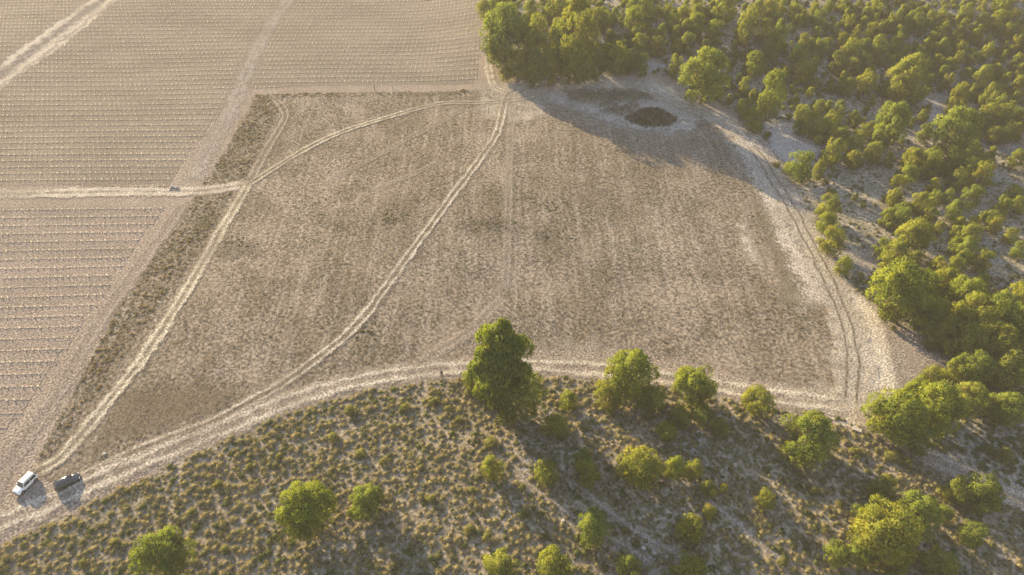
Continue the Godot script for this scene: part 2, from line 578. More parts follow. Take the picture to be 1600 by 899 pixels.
func scatter_ground_cover() -> void:
	# dry grass on the fallow field
	var tuft := []
	for k in 3:
		var V := PackedVector3Array()
		var N := PackedVector3Array()
		var C := PackedColorArray()
		for i in 16:
			var a := rng.randf() * TAU
			var r := rng.randf() * .28
			var d := Vector3(cos(a) * .5, 1, sin(a) * .5).normalized()
			leaf(V, N, C, Vector3(cos(a) * r, -.02, sin(a) * r), (d + dirv() * .5).normalized(), rng.randf_range(.12, .34), rng.randf_range(.05, .11), (Vector3.UP + dirv() * .6).normalized(), Color.WHITE * rng.randf_range(.75, 1.25))
		tuft.append(mesh_of(V, N, C))
	var places := [[], [], []]
	var tints := [[], [], []]
	var lists: Array = [[] as Array[Transform3D], [] as Array[Transform3D], [] as Array[Transform3D]]
	var cover: Array = [[] as Array[Transform3D], [] as Array[Transform3D], [] as Array[Transform3D]]
	var cover_tint := [[], [], []]
	var box := Rect2(F_field[0], Vector2.ZERO)
	for q in F_field: box = box.expand(q)
	for i in 170000:
		var x := rng.randf_range(box.position.x, box.end.x)
		var z := rng.randf_range(box.position.y, box.end.y)
		if not within(F_field, x, z): continue
		var weedy := within(F_weedy, x, z)
		var thick := .62 + noise.get_noise_2d(x * 2.2, z * 2.2) * 1.0 - fine.get_noise_2d(x * 9.0, z * .25 + 90) * .5 + (.3 if weedy else 0.0)
		if rng.randf() > thick: continue
		if on_track(x, z) and rng.randf() < .93: continue
		var k := rng.randi() % 3
		var s := (rng.randf_range(.35, .75) if rng.randf() < .9 else rng.randf_range(.8, 1.3)) * (1.3 if weedy else 1.0)
		lists[k].append(Transform3D(Basis(Vector3.UP, rng.randf() * TAU).scaled_local(Vector3(s, s * rng.randf_range(.4, .9), s)), ground(x, z)))
		var c := Color(.40, .31, .19).lerp(Color(.15, .12, .065), pow(rng.randf(), .8))
		if rng.randf() < .15: c = Color(.36, .235, .17)
		if rng.randf() < .12: c = Color(.38, .33, .13)
		var patchy := noise.get_noise_2d(x * 1.5 + 300, z * 1.5)
		c = c.lerp(Color(.18, .17, .07), clampf(patchy * 2.2 + (.35 if weedy else 0.0), 0, .8))
		if rng.randf() < .12: c = Color(.58, .5, .36)
		tints[k].append(c)
	for k in 3: copies("dry_grass", tuft[k], M.grass, lists[k], tints[k])
	# tussocks: the scrub slope, the weedy strip by the vineyard, the forest floor
	var hummock := [tussock_mesh(150, 1.05), tussock_mesh(130, 1.3), tussock_mesh(170, .9)]
	for i in 15000 + 50000:
		var near := i < 15000
		var x: float
		var z: float
		if near:      # one tussock to each cell of a jittered lattice over the slope
			x = -100 + (i % 230) * 1.0 + rng.randf_range(-.5, .5)
			z = -34 - (i / 230) * 1.0 + rng.randf_range(-.5, .5)
			if not within(F_scrub, x, z): continue
		else:
			x = rng.randf_range(-125, 215) if i % 5 else rng.randf_range(-112, -55)
			z = rng.randf_range(-275, -34) if i % 5 else rng.randf_range(-215, -55)
			if i % 5 == 1:
				x = rng.randf_range(55, 135)
				z = rng.randf_range(-110, -42)
		if not seen(x, z, 4): continue
		var s := 0.0
		var c: Color
		if within(F_scrub, x, z):
			if rng.randf() > (1.2 if near else .25) + 1.15 * noise.get_noise_2d(x * 3.2, z * 3.2): continue
			s = lerpf(.75, 1.9, pow(rng.randf(), 1.6)) if near else rng.randf_range(.4, .8)
			c = Color(.40, .345, .18).lerp(Color(.29, .275, .12), rng.randf())
			if rng.randf() < .2: c = Color(.38, .33, .2)
			if rng.randf() < .12: c = Color(.17, .19, .06)
		elif within(F_forest, x, z):
			if rng.randf() > .6 + 1.0 * noise.get_noise_2d(x * 2.4, z * 2.4): continue
			s = rng.randf_range(.6, 1.5)
			c = Color(.3, .27, .13).lerp(Color(.17, .19, .07), rng.randf())
		elif within(F_weedy, x, z):
			if rng.randf() > .45 + 1.3 * noise.get_noise_2d(x * 3, z * 3): continue
			s = rng.randf_range(.35, .95)
			c = Color(.37, .28, .16).lerp(Color(.25, .22, .10), rng.randf())
		else: continue
		if on_track(x, z): continue
		var k := rng.randi() % 3
		cover[k].append(Transform3D(Basis(Vector3.UP, rng.randf() * TAU).scaled_local(Vector3(s * rng.randf_range(.8, 1.25), s * rng.randf_range(.7, 1.1), s)), ground(x, z)))
		cover_tint[k].append(c)
	for spot in [[-29.33, -130.48], [-6.95, -128.31], [-2.32, -128.30], [8.63, -123.70], [-63.46, -120.39], [-30.91, -93.79], [10.35, -135.69], [34.59, -176.84], [37.85, -173.30], [43.51, -174.05], [47.88, -176.88], [37.18, -182.46], [25.39, -189.88], [32.12, -189.02], [30.45, -181.85], [39.00, -189.76]]:      # darker weeds in clumps on the field
		for i in 34:
			var x: float = spot[0] + rng.randfn(0, 2.2)
			var z: float = spot[1] + rng.randfn(0, 1.5)
			var k := rng.randi() % 3
			var s := rng.randf_range(.35, .8)
			cover[k].append(Transform3D(Basis(Vector3.UP, rng.randf() * TAU).scaled_local(Vector3(s, s * .7, s)), ground(x, z)))
			cover_tint[k].append(Color(.13, .14, .05).lerp(Color(.2, .17, .08), rng.randf()))
	for k in 3: copies("tussock_cover", hummock[k], M.grass, cover[k], cover_tint[k])
	# low dark undergrowth between the forest pines
	var under: Array[Transform3D] = []
	var under_tint := []
	for i in 15000:
		var x := rng.randf_range(-15, 215)
		var z := rng.randf_range(-275, -70)
		if not within(F_forest, x, z) or not seen(x, z, 6) or on_track(x, z): continue
		var dense := ss(-130, -195, z) * .85
		if rng.randf() > dense * (.6 + 1.2 * noise.get_noise_2d(x * 2 + 50, z * 2)): continue
		var s := rng.randf_range(1.0, 2.4)
		under.append(Transform3D(Basis(Vector3.UP, rng.randf() * TAU).scaled_local(Vector3(s, s * .85, s)), ground(x, z)))
		under_tint.append(Color(.75, .8, .75).lerp(Color(1, 1, .9), rng.randf()))
	copies("undergrowth", crowns["round"][1], M.needles, under, under_tint)

func shrub(x: float, z: float, wide: float, label: String) -> void:
	var v := rng.randi() % 3
	var o := part("shrub", M.shrubs[v], M.grass_shrub, self)
	o.transform = Transform3D(Basis(Vector3.UP, rng.randf() * TAU).scaled_local(Vector3(wide, wide * .8, wide)), ground(x, z))
	tag(o, label, "shrub", "shrubs among the tussocks")

func shrub_mesh() -> ArrayMesh:
	var V := PackedVector3Array()
	var N := PackedVector3Array()
	var C := PackedColorArray()
	for k in 14:
		var d := dirv(.05)
		var at := Vector3(d.x * .32, d.y * .42 + .1, d.z * .32) * rng.randf_range(.6, 1.05)
		var base := Color(.19, .205, .055).lerp(Color(.28, .27, .09), rng.randf())
		for i in 90:
			var e := dirv(-.5)
			leaf(V, N, C, at + e * .17 * rng.randf_range(.6, 1), (e + dirv() * .7 + Vector3(0, .4, 0)).normalized(), rng.randf_range(.06, .11), rng.randf_range(.025, .04), (e + d * .4).normalized(), base * rng.randf_range(.75, 1.3))
	return mesh_of(V, N, C)

func boulder(called: String, label: String, x: float, z: float, size: Vector3, mat: Material, seed_at: int, parent: Node3D = null, up := 0.0) -> void:
	var sp := SphereMesh.new()
	sp.radial_segments = 12
	sp.rings = 7
	sp.radius = .5
	sp.height = 1.0
	var a := sp.get_mesh_arrays()
	var v: PackedVector3Array = a[Mesh.ARRAY_VERTEX]
	for i in v.size():
		var q := v[i] * 1.7
		v[i] *= 1.0 + .5 * fine.get_noise_3d(q.x * 12 + seed_at * 37, q.y * 12, q.z * 12)
		v[i] = v[i].clamp(Vector3(-.4, -.5, -.42), Vector3(.45, .36, .4)) * size
	a[Mesh.ARRAY_VERTEX] = v
	var am := ArrayMesh.new()
	am.add_surface_from_arrays(Mesh.PRIMITIVE_TRIANGLES, a)
	var st := SurfaceTool.new()
	st.create_from(am, 0)
	st.generate_normals()
	if parent:
		part(called, st.commit(), mat, parent, Vector3(x, up, z))
	else:
		var o := part(called, st.commit(), mat, self, ground(x, z, size.y * .2))
		tag(o, label, "rock")

# ---------------------------------------------------------------- cars: nose along +x, wheels on y = 0
func ring(w: float, bottom: float, top: float, crown: float) -> PackedVector2Array:
	return PackedVector2Array([Vector2(0, bottom), Vector2(w * .82, bottom), Vector2(w * .97, bottom + .1), Vector2(w, (bottom + top) * .5), Vector2(w * .97, top - .1), Vector2(w * .88, top), Vector2(w * .5, top + crown * .8), Vector2(0, top + crown)])

func loft(rows: Array) -> ArrayMesh:      # rows of [x, ring]: the skin between them, both sides, ends closed
	var st := SurfaceTool.new()
	st.begin(Mesh.PRIMITIVE_TRIANGLES)
	st.set_smooth_group(1)
	for i in rows.size() - 1:
		for k in rows[i][1].size() - 1:
			for s in [1.0, -1.0]:
				var q := []
				for c in [[i, k], [i + 1, k], [i, k + 1], [i + 1, k + 1]]:
					var v: Vector2 = rows[c[0]][1][c[1]]
					q.append(Vector3(rows[c[0]][0], v.y, v.x * s))
				for n in ([0, 1, 2, 1, 3, 2] if s > 0 else [0, 2, 1, 1, 2, 3]): st.add_vertex(q[n])
	st.set_smooth_group(-1)
	for e in [0, rows.size() - 1]:
		var r: PackedVector2Array = rows[e][1]
		for k in r.size() - 1:
			for s in [1.0, -1.0]:
				var a := Vector3(rows[e][0], r[0].y + .1, 0)
				var b := Vector3(rows[e][0], r[k].y, r[k].x * s)
				var c := Vector3(rows[e][0], r[k + 1].y, r[k + 1].x * s)
				if (s > 0) == (e == 0): st.add_vertex(a); st.add_vertex(b); st.add_vertex(c)
				else: st.add_vertex(a); st.add_vertex(c); st.add_vertex(b)
	st.generate_normals()
	return st.commit()

func pane(corner: Array, thick := .012) -> ArrayMesh:      # a plate on four corners
	var st := SurfaceTool.new()
	st.begin(Mesh.PRIMITIVE_TRIANGLES)
	st.set_smooth_group(-1)
	var n: Vector3 = (corner[1] - corner[0]).cross(corner[3] - corner[0]).normalized() * thick
	var o := [corner[0] + n, corner[1] + n, corner[2] + n, corner[3] + n]
	for k in [0, 2, 1, 0, 3, 2]: st.add_vertex(o[k])
	for k in 4:
		var a: Vector3 = corner[k]
		var b: Vector3 = corner[(k + 1) % 4]
		for v in [a, a + n, b, b, a + n, b + n]: st.add_vertex(v)
	st.generate_normals()
	return st.commit()

func wheel(parent: Node3D, at: Vector3, r: float, tyre: Material, metal: Material) -> void:
	var hub := Node3D.new()
	hub.name = "wheel"
	parent.add_child(hub, true)
	hub.position = at
	var t := TorusMesh.new()
	t.inner_radius = r * .58
	t.outer_radius = r
	t.rings = 20
	t.ring_segments = 8
	var a := part("tyre", t, tyre, hub)
	a.rotation.x = PI / 2
	a.scale = Vector3(1, 1.25, 1)
	var c := CylinderMesh.new()
	c.top_radius = r * .62
	c.bottom_radius = r * .62
	c.height = .14
	c.radial_segments = 16
	part("rim", c, metal, hub).rotation.x = PI / 2

func box_part(called: String, size: Vector3, mat: Material, parent: Node3D, at: Vector3) -> void:
	var b := BoxMesh.new()
	b.size = size
	part(called, b, mat, parent, at)

func car(o: Node3D, paint: Material, roof_paint: Material, low: Array, cab: Array, wheels: Array, L: float, W: float) -> void:
	var glass := flat(Color(.018, .02, .022), .06)
	var tyre := flat(Color(.018, .018, .018), .9)
	var metal := flat(Color(.35, .35, .35), .35, .9)
	var trim := flat(Color(.025, .025, .027), .6)
	part("body", loft(low), paint, o)
	# cab: [x rear foot, x front foot, x rear top, x front top, y belt, y roof, half width foot, half width roof]
	var b := []
	var t := []
	for p in [[cab[0], -1], [cab[1], -1], [cab[1], 1], [cab[0], 1]]: b.append(Vector3(p[0], cab[4], p[1] * cab[6]))
	for p in [[cab[2], -1], [cab[3], -1], [cab[3], 1], [cab[2], 1]]: t.append(Vector3(p[0], cab[5], p[1] * cab[7]))
	var st := SurfaceTool.new()
	st.begin(Mesh.PRIMITIVE_TRIANGLES)
	st.set_smooth_group(-1)
	for k in 4:
		var m := (k + 1) % 4
		for v in [b[k], t[k], b[m], b[m], t[k], t[m]]: st.add_vertex(v)
	st.generate_normals()
	part("cabin_pillar", st.commit(), paint, o)
	var rows := []
	for i in 7:
		var u := i / 6.0
		var bulge := .055 * sin(PI * u)
		var w: float = cab[7] + .015 - .07 * pow(absf(u * 2 - 1), 4)
		rows.append([lerpf(cab[2] - .03, cab[3] + .03, u), PackedVector2Array([Vector2(0, cab[5] - .03), Vector2(w, cab[5] - .03), Vector2(w * .96, cab[5] + .02), Vector2(w * .6, cab[5] + .03 + bulge * .8), Vector2(0, cab[5] + .035 + bulge)])])
	part("roof", loft(rows), roof_paint, o)
	var inset := func(q: Array, m0: float, m1: float) -> Array:
		var c: Vector3 = (q[0] + q[1] + q[2] + q[3]) / 4.0
		var r := []
		for v in q: r.append(c + (v - c) * Vector3(m0, m1, m0))
		return r
	part("windscreen", pane((inset as Callable).call([b[1], t[1], t[2], b[2]], .9, .86)), glass, o)
	part("rear_window", pane((inset as Callable).call([b[3], t[3], t[0], b[0]], .86, .7)), glass, o)
	for s in [0, 1]:
		var f: Array = [b[0], t[0], t[1], b[1]] if s == 0 else [b[2], t[2], t[3], b[3]]
		for h in 2:
			var u0 := .05 + h * .47
			var u1 := u0 + .43
			var q := [f[0].lerp(f[3], u0), f[1].lerp(f[2], u0), f[1].lerp(f[2], u1), f[0].lerp(f[3], u1)]
			part("side_window", pane((inset as Callable).call(q, 1.0, .78)), glass, o)
	for s in [-1, 1]:
		for x in wheels:
			var arch := CylinderMesh.new()
			arch.top_radius = .36
			arch.bottom_radius = .36
			arch.height = .03
			arch.radial_segments = 18
			part("wheel_arch", arch, trim, o, Vector3(x, .36, s * (W / 2 - .005))).rotation.x = PI / 2
			wheel(o, Vector3(x, .31, s * (W / 2 - .055)), .31, tyre, metal)
		part("sill", pane([Vector3(wheels[0] + .38, .24, s * (W / 2 - .03)), Vector3(wheels[0] + .38, .36, s * (W / 2 + .004)), Vector3(wheels[1] - .38, .36, s * (W / 2 + .004)), Vector3(wheels[1] - .38, .24, s * (W / 2 - .03))], .012 * -s), trim, o)
		box_part("mirror", Vector3(.12, .11, .2), paint, o, Vector3(cab[1] - .22, cab[4] + .06, s * (cab[6] + .12)))
		box_part("headlight", Vector3(.07, .12, .32), flat(Color(.75, .76, .74), .1), o, Vector3(L / 2 - .055, .66, s * (W / 2 - .3)))
		box_part("tail_light", Vector3(.06, .22, .14), flat(Color(.3, .012, .01), .25), o, Vector3(-L / 2 + .015, .78, s * (W / 2 - .16)))
		for x in [cab[0] + .62, cab[0] + 1.3]: box_part("door_handle", Vector3(.16, .03, .03), trim, o, Vector3(x, cab[4] - .12, s * (W / 2 - .005)))
	box_part("front_bumper", Vector3(.12, .24, W * .86), trim, o, Vector3(L / 2 - .02, .38, 0))
	box_part("rear_bumper", Vector3(.12, .24, W * .86), trim, o, Vector3(-L / 2 + .02, .4, 0))
	box_part("grille", Vector3(.04, .14, W * .42), trim, o, Vector3(L / 2 - .01, .62, 0))
	box_part("number_plate", Vector3(.02, .1, .46), flat(Color(.8, .8, .78), .4), o, Vector3(-L / 2 - .025, .62, 0))

func white_car(x: float, z: float, turn: float) -> void:
	var o := thing("parked_car", "white off-road car with dark windows parked nose down the track", "car", ground(x, z, .08), turn, "cars parked where the tracks meet")
	var paint := flat(Color(.78, .79, .70), .22)
	paint.clearcoat_enabled = true
	var L := 3.9
	var low := [[-1.95, ring(.72, .3, .86, .02)], [-1.9, ring(.8, .24, .92, .03)], [-1.2, ring(.84, .22, .95, .03)], [0.0, ring(.85, .22, .95, .03)], [.75, ring(.85, .22, .94, .03)], [1.0, ring(.84, .22, .92, .05)], [1.7, ring(.82, .24, .86, .05)], [1.9, ring(.76, .26, .76, .03)], [1.95, ring(.68, .32, .64, .01)]]
	car(o, paint, paint, low, [-1.86, .86, -1.72, .32, .93, 1.56, .79, .66], [-1.2, 1.22], L, 1.7)
	for s in [-1, 1]: box_part("roof_rail", Vector3(1.7, .04, .04), flat(Color(.06, .06, .06), .5), o, Vector3(-.7, 1.64, s * .58))
	box_part("spare_wheel_cover", Vector3(.16, .5, .5), flat(Color(.03, .03, .03), .6), o, Vector3(-2.0, .88, .05))

func black_car(x: float, z: float, turn: float) -> void:
	var o := thing("parked_car", "black hatchback with a rounded roof parked beside the tussock slope", "car", ground(x, z, .08), turn, "cars parked where the tracks meet")
	var paint := flat(Color(.012, .012, .014), .2)
	paint.clearcoat_enabled = true
	paint.clearcoat_roughness = .08
	var L := 3.9
	var low := [[-1.95, ring(.7, .3, .78, .02)], [-1.88, ring(.79, .24, .88, .03)], [-1.2, ring(.83, .2, .93, .03)], [0.0, ring(.84, .19, .92, .03)], [.7, ring(.84, .19, .9, .04)], [1.1, ring(.83, .2, .86, .07)], [1.6, ring(.8, .22, .76, .07)], [1.86, ring(.72, .25, .64, .03)], [1.95, ring(.6, .3, .54, .01)]]
	car(o, paint, paint, low, [-1.84, 1.0, -1.25, .2, .88, 1.33, .77, .57], [-1.18, 1.2], L, 1.68)
	box_part("rear_spoiler", Vector3(.22, .03, .98), paint, o, Vector3(-1.38, 1.37, 0))

# ---------------------------------------------------------------- the person: one skin over tapered bones, surface nets
func bone_field(bones: Array, p: Vector3, k: float) -> float:
	var s := 0.0
	for b in bones:
		var a: Vector3 = b[0]
		var ab: Vector3 = b[1] - a
		var t := clampf((p - a).dot(ab) / maxf(ab.length_squared(), 1e-6), 0, 1)
		var d := p.distance_to(a + ab * t) - lerpf(b[2], b[3], t)
		if d < .2: s += exp(-d / k)
	return -k * log(s) if s > 0 else .2

func skin(st: SurfaceTool, bones: Array, cell: float, k: float, paint: Callable) -> void:
	var box := AABB(bones[0][0], Vector3.ZERO)
	for b in bones:
		for e in 2: box = box.merge(AABB(b[e] - Vector3.ONE * (b[2 + e] + cell * 3), Vector3.ONE * 2 * (b[2 + e] + cell * 3)))
	var n := Vector3i((box.size / cell).ceil()) + Vector3i.ONE
	var f := PackedFloat32Array()
	f.resize(n.x * n.y * n.z)
	for z in n.z:
		for y in n.y:
			for x in n.x: f[(z * n.y + y) * n.x + x] = bone_field(bones, box.position + Vector3(x, y, z) * cell, k)
	var at := {}
	var V := PackedVector3Array()
	var step := [1, n.x, n.x * n.y]
	for z in n.z - 1:
		for y in n.y - 1:
			for x in n.x - 1:
				var i := (z * n.y + y) * n.x + x
				var sum := Vector3.ZERO
				var c := 0
				for e in [[0, 1, 0], [2, 3, 0], [4, 5, 0], [6, 7, 0], [0, 2, 1], [1, 3, 1], [4, 6, 1], [5, 7, 1], [0, 4, 2], [1, 5, 2], [2, 6, 2], [3, 7, 2]]:
					var ja: int = i + (e[0] & 1) + ((e[0] >> 1) & 1) * step[1] + (e[0] >> 2) * step[2]
					var jb: int = i + (e[1] & 1) + ((e[1] >> 1) & 1) * step[1] + (e[1] >> 2) * step[2]
					if (f[ja] < 0) != (f[jb] < 0):
						var t := f[ja] / (f[ja] - f[jb])
						var pa := Vector3(e[0] & 1, (e[0] >> 1) & 1, e[0] >> 2)
						var pb := Vector3(e[1] & 1, (e[1] >> 1) & 1, e[1] >> 2)
						sum += pa.lerp(pb, t)
						c += 1
				if c:
					at[i] = V.size()
					V.append(box.position + (Vector3(x, y, z) + sum / c) * cell)
	st.set_smooth_group(1)
	for z in range(1, n.z - 1):
		for y in range(1, n.y - 1):
			for x in range(1, n.x - 1):
				var i := (z * n.y + y) * n.x + x
				for axis in 3:
					var j: int = i + step[axis]
					if (f[i] < 0) == (f[j] < 0): continue
					var u: int = step[(axis + 1) % 3]
					var v: int = step[(axis + 2) % 3]
					var q := [i - u - v, i - v, i, i - u]
					var ok := true
					for w in q: ok = ok and at.has(w)
					if not ok: continue
					for w in ([0, 1, 2, 0, 2, 3] if f[j] < 0 else [0, 2, 1, 0, 3, 2]):
						var p: Vector3 = V[at[q[w]]]
						st.set_color((paint as Callable).call(p))
						st.add_vertex(p)

func person(x: float, z: float) -> void:
	var o := thing("person", "person in dark clothes standing with legs apart on the track beside the tallest pine", "person", ground(x, z, .06), PI * .93)
	o.scale = Vector3.ONE * 1.08
	var cloth := Color(.03, .03, .036)
	var jeans := Color(.028, .034, .055)
	var skin_c := Color(.42, .25, .17)
	var shoe := Color(.05, .04, .035)
	# facing +z; joints of a relaxed stance, both hands at the waist holding a small controller
	var body := [
		[Vector3(0, .98, 0), Vector3(0, 1.14, .01), .125, .12], [Vector3(0, 1.14, .01), Vector3(0, 1.36, -.01), .125, .13],
		[Vector3(-.1, 1.40, -.01), Vector3(.1, 1.40, -.01), .085, .085], [Vector3(0, 1.42, 0), Vector3(0, 1.54, .015), .062, .055]]
	var head := [[Vector3(0, 1.62, .02), Vector3(0, 1.70, .01), .085, .098], [Vector3(0, 1.565, .05), Vector3(0, 1.60, .05), .05, .06], [Vector3(0, 1.645, .115), Vector3(0, 1.615, .128), .012, .017],
		[Vector3(.095, 1.655, .01), Vector3(.098, 1.62, .005), .016, .011], [Vector3(-.095, 1.655, .01), Vector3(-.098, 1.62, .005), .016, .011], [Vector3(0, 1.52, .015), Vector3(0, 1.58, .02), .052, .055],
		[Vector3(-.025, 1.585, .105), Vector3(.025, 1.585, .105), .009, .009], [Vector3(-.045, 1.685, .098), Vector3(.045, 1.685, .098), .012, .012]]
	for s in [-1.0, 1.0]:
		body.append_array([
			[Vector3(.09 * s, .95, 0), Vector3(.17 * s, .5, .03 * s), .095, .062], [Vector3(.17 * s, .5, .03 * s), Vector3(.22 * s, .1, -.01 + .03 * s), .06, .042],
			[Vector3(.22 * s, .055, -.05 + .03 * s), Vector3(.25 * s, .04, .14 + .03 * s), .05, .038],
			[Vector3(.17 * s, 1.40, -.01), Vector3(.235 * s, 1.13, -.03), .06, .047], [Vector3(.235 * s, 1.13, -.03), Vector3(.11 * s, 1.07, .2), .045, .034]])
	var st := SurfaceTool.new()
	st.begin(Mesh.PRIMITIVE_TRIANGLES)
	skin(st, body, .02, .014, func(p: Vector3) -> Color: return shoe if p.y < .1 else jeans if p.y < .96 else skin_c if p.y > 1.5 else cloth)
	skin(st, head, .011, .008, func(p: Vector3) -> Color:
		if p.y > 1.715 or (p.z < -.005 and p.y > 1.6) or (absf(p.x) > .075 and p.y > 1.67): return Color(.025, .018, .013)
		if p.z > .09 and absf(p.y - 1.658) < .009 and absf(absf(p.x) - .035) < .016: return Color(.04, .03, .025)
		if p.z > .1 and absf(p.y - 1.585) < .008 and absf(p.x) < .026: return Color(.3, .12, .1)
		return skin_c)
	for s in [-1.0, 1.0]:
		var w := Vector3(.11 * s, 1.07, .2)
		var palm := w + Vector3(-.01 * s, .0, .075)
		var hand := [[w, palm, .026, .032], [w + Vector3(.012 * s, 0, .02), palm + Vector3(.018 * s, 0, .005), .022, .02], [palm + Vector3(-.018 * s, .012, -.03), palm + Vector3(-.05 * s, .03, .0), .014, .011], [palm + Vector3(-.05 * s, .03, .0), palm + Vector3(-.052 * s, .034, .028), .011, .009]]
		for k in 4:
			var root := palm + Vector3((.026 - k * .017) * s, .004 - .003 * k, .012)
			var l: float = [.03, .036, .039, .033][k]
			var mid := root + Vector3(-.004 * s, -.012, l)
			hand.append([root, mid, .0095, .009])
			hand.append([mid, mid + Vector3(-.008 * s, -.026, l * .2), .009, .0085])
			hand.append([mid + Vector3(-.008 * s, -.026, l * .2), mid + Vector3(-.012 * s, -.03, -l * .45), .0085, .0075])
		skin(st, hand, .006, .004, func(_p: Vector3) -> Color: return skin_c)
	st.generate_normals()
	var m := StandardMaterial3D.new()
	m.vertex_color_use_as_albedo = true
	m.roughness = .85
	part("body", st.commit(), m, o)
	box_part("controller", Vector3(.2, .03, .11), flat(Color(.3, .3, .3), .5), o, Vector3(0, 1.075, .31))


func _ready() -> void:
	rng.seed = 4711
	noise.seed = 5
	noise.frequency = .03
	noise.fractal_octaves = 4
	fine.seed = 8
	fine.frequency = .11
	fine.fractal_octaves = 3
	# camera
	var cam := Camera3D.new()
	cam.name = "camera"
	cam.position = Vector3(0, 105, 0)
	cam.rotation_degrees = Vector3(-44.5, 0, 0)
	cam.fov = 45.7
	cam.near = 1.0
	cam.far = 3000.0
	add_child(cam)
	# sky, air, exposure
	var env := Environment.new()
	env.background_mode = Environment.BG_SKY
	var sky := Sky.new()
	var sm := ProceduralSkyMaterial.new()
	sm.sky_top_color = Color(.44, .51, .64)
	sm.sky_horizon_color = Color(.80, .79, .76)
	sm.sky_curve = .2
	sm.ground_bottom_color = Color(.3, .26, .2)
	sm.ground_horizon_color = Color(.7, .66, .58)
	sm.sky_energy_multiplier = 1.0
	sky.sky_material = sm
	env.sky = sky
	env.background_energy_multiplier = .9
	env.tonemap_mode = Environment.TONE_MAPPER_LINEAR
	env.tonemap_exposure = 3.0
	env.fog_enabled = true
	env.fog_density = .0003
	env.fog_light_color = Color(.96, .93, .86)
	env.sdfgi_enabled = true
	env.ssao_enabled = true
	env.ssil_enabled = true
	var we := WorldEnvironment.new()
	we.name = "environment"
	we.environment = env
	add_child(we)
	# the low sun, ahead of the camera and to its left
	var sun := DirectionalLight3D.new()
	sun.name = "sun"
	sun.light_energy = 1.6
	sun.light_color = Color(1.0, .90, .735)
	sun.light_angular_distance = .5
	sun.shadow_enabled = true
	var az := deg_to_rad(42.0)
	var el := deg_to_rad(17.5)
	add_child(sun)
	sun.basis = Basis.looking_at(Vector3(sin(az) * cos(el), -sin(el), cos(az) * cos(el)))

	F_field = poly(FIELD)
	F_scrub = poly(SCRUB)
	F_forest = poly(FOREST)
	F_low = poly(VINE_LOW)
	F_up = poly(VINE_UP)
	F_weedy = poly(OVERGROWN)
	materials()
	build_ground()
	build_vineyard("vineyard_soil", F_low, 134.05, 3.08, -1, 21, 1.0)
	build_vineyard("upper_vineyard_soil", F_up, 176.9, 3.02, -38, 13, 0.25)

	var pale := Color(.70, .62, .48)
	var sand := Color(.57, .485, .37)
	var dust := Color(.50, .42, .32)
	var weed := Color(.34, .28, .185)
	# worn ground first, tracks over it
	patch("worn_soil", [3.9, -90.5, 25.8, -89.7, 43.8, -83.7, 60.8, -78.9, 59.8, -75.9, 42.9, -80.0, 25.0, -83.6, 3.8, -86.2], Color(.5, .405, .31), Color(.56, .46, .36), .7, 3.0)
	patch("track_junction", [-10.9, -194.4, 0.0, -199.1, 11.8, -193.1, 9.4, -177.3, 0.0, -173.7, -7.5, -177.5], sand, pale, .75, 3.0)
	patch("pale_clearing", [0.0, -195.6, 20.1, -199.6, 37.9, -197.8, 49.0, -191.7, 58.9, -181.7, 51.2, -170.4, 41.8, -169.2, 29.6, -173.6, 19.1, -182.7, 11.6, -187.0], Color(.5, .455, .375), Color(.66, .61, .51), .85, 4.0, true)
	patch("gravel_clearing", [73.1, -173.9, 81.9, -175.5, 86.9, -164.9, 83.8, -157.9, 75.4, -153.0, 71.2, -159.5], Color(.46, .43, .38), Color(.62, .58, .52), .95, 2.0, true)
	patch("gravel_bank", [73.4, -105.8, 77.5, -100.9, 77.1, -91.8, 74.5, -80.4, 68.9, -73.0, 61.3, -71.7, 59.4, -74.5, 66.8, -82.0, 71.3, -93.6], Color(.60, .53, .41), Color(.74, .66, .52), 1.0, 1.5, true)
	patch("worn_corner", [52.3, -78.7, 63.8, -80.4, 71.8, -77.4, 68.0, -68.9, 61.7, -69.6, 54.1, -72.8], sand, pale, .95, 2.5)
	patch("bare_forest_floor", [78.3, -97.1, 84.0, -93.4, 84.9, -86.6, 78.4, -80.3, 74.2, -80.4], Color(.4, .34, .27), Color(.5, .43, .35), .8, 2.5, true)
	patch("bare_patch", [54.4, -129.0, 56.7, -129.1, 56.2, -115.2, 53.9, -114.8], sand, pale, .9, 2.0)
	patch("bare_patch", [60.8, -105.8, 68.8, -108.9, 67.2, -101.9, 61.1, -100.0], sand, pale, .85, 2.5)
	patch("bare_patch", [3.9, -89.7, 17.0, -92.3, 25.6, -88.0, 20.1, -84.8, 5.1, -85.6], dust, sand, .6, 3.5)
	patch("damp_patch", [-33.1, -133.1, -26.8, -133.0, -25.5, -128.5, -30.9, -128.0], Color(.2, .18, .11), Color(.28, .24, .16), .3, 3.5)
	patch("damp_patch", [-10.1, -130.3, 0.0, -130.2, 0.8, -126.4, -9.2, -126.0], Color(.17, .15, .1), Color(.26, .22, .15), .3, 3.5)
	patch("damp_patch", [6.1, -125.5, 10.7, -126.0, 11.9, -120.4, 7.4, -119.2], Color(.2, .18, .11), Color(.28, .24, .16), .3, 3.5)
	patch("damp_patch", [-69.1, -121.6, -63.6, -123.5, -58.8, -116.9, -65.4, -114.7], Color(.22, .2, .14), Color(.3, .26, .2), .3, 3.5)
	patch("dark_weed_patch", [15.7, -192.2, 39.3, -192.5, 44.7, -188.7, 38.6, -186.4, 19.3, -186.1], Color(.14, .125, .075), Color(.22, .2, .13), .8, 4.0)
	patch("dark_weed_patch", [26.9, -184.3, 36.4, -184.1, 35.0, -179.7, 27.5, -180.5], Color(.14, .125, .075), Color(.22, .2, .13), .8, 4.0)
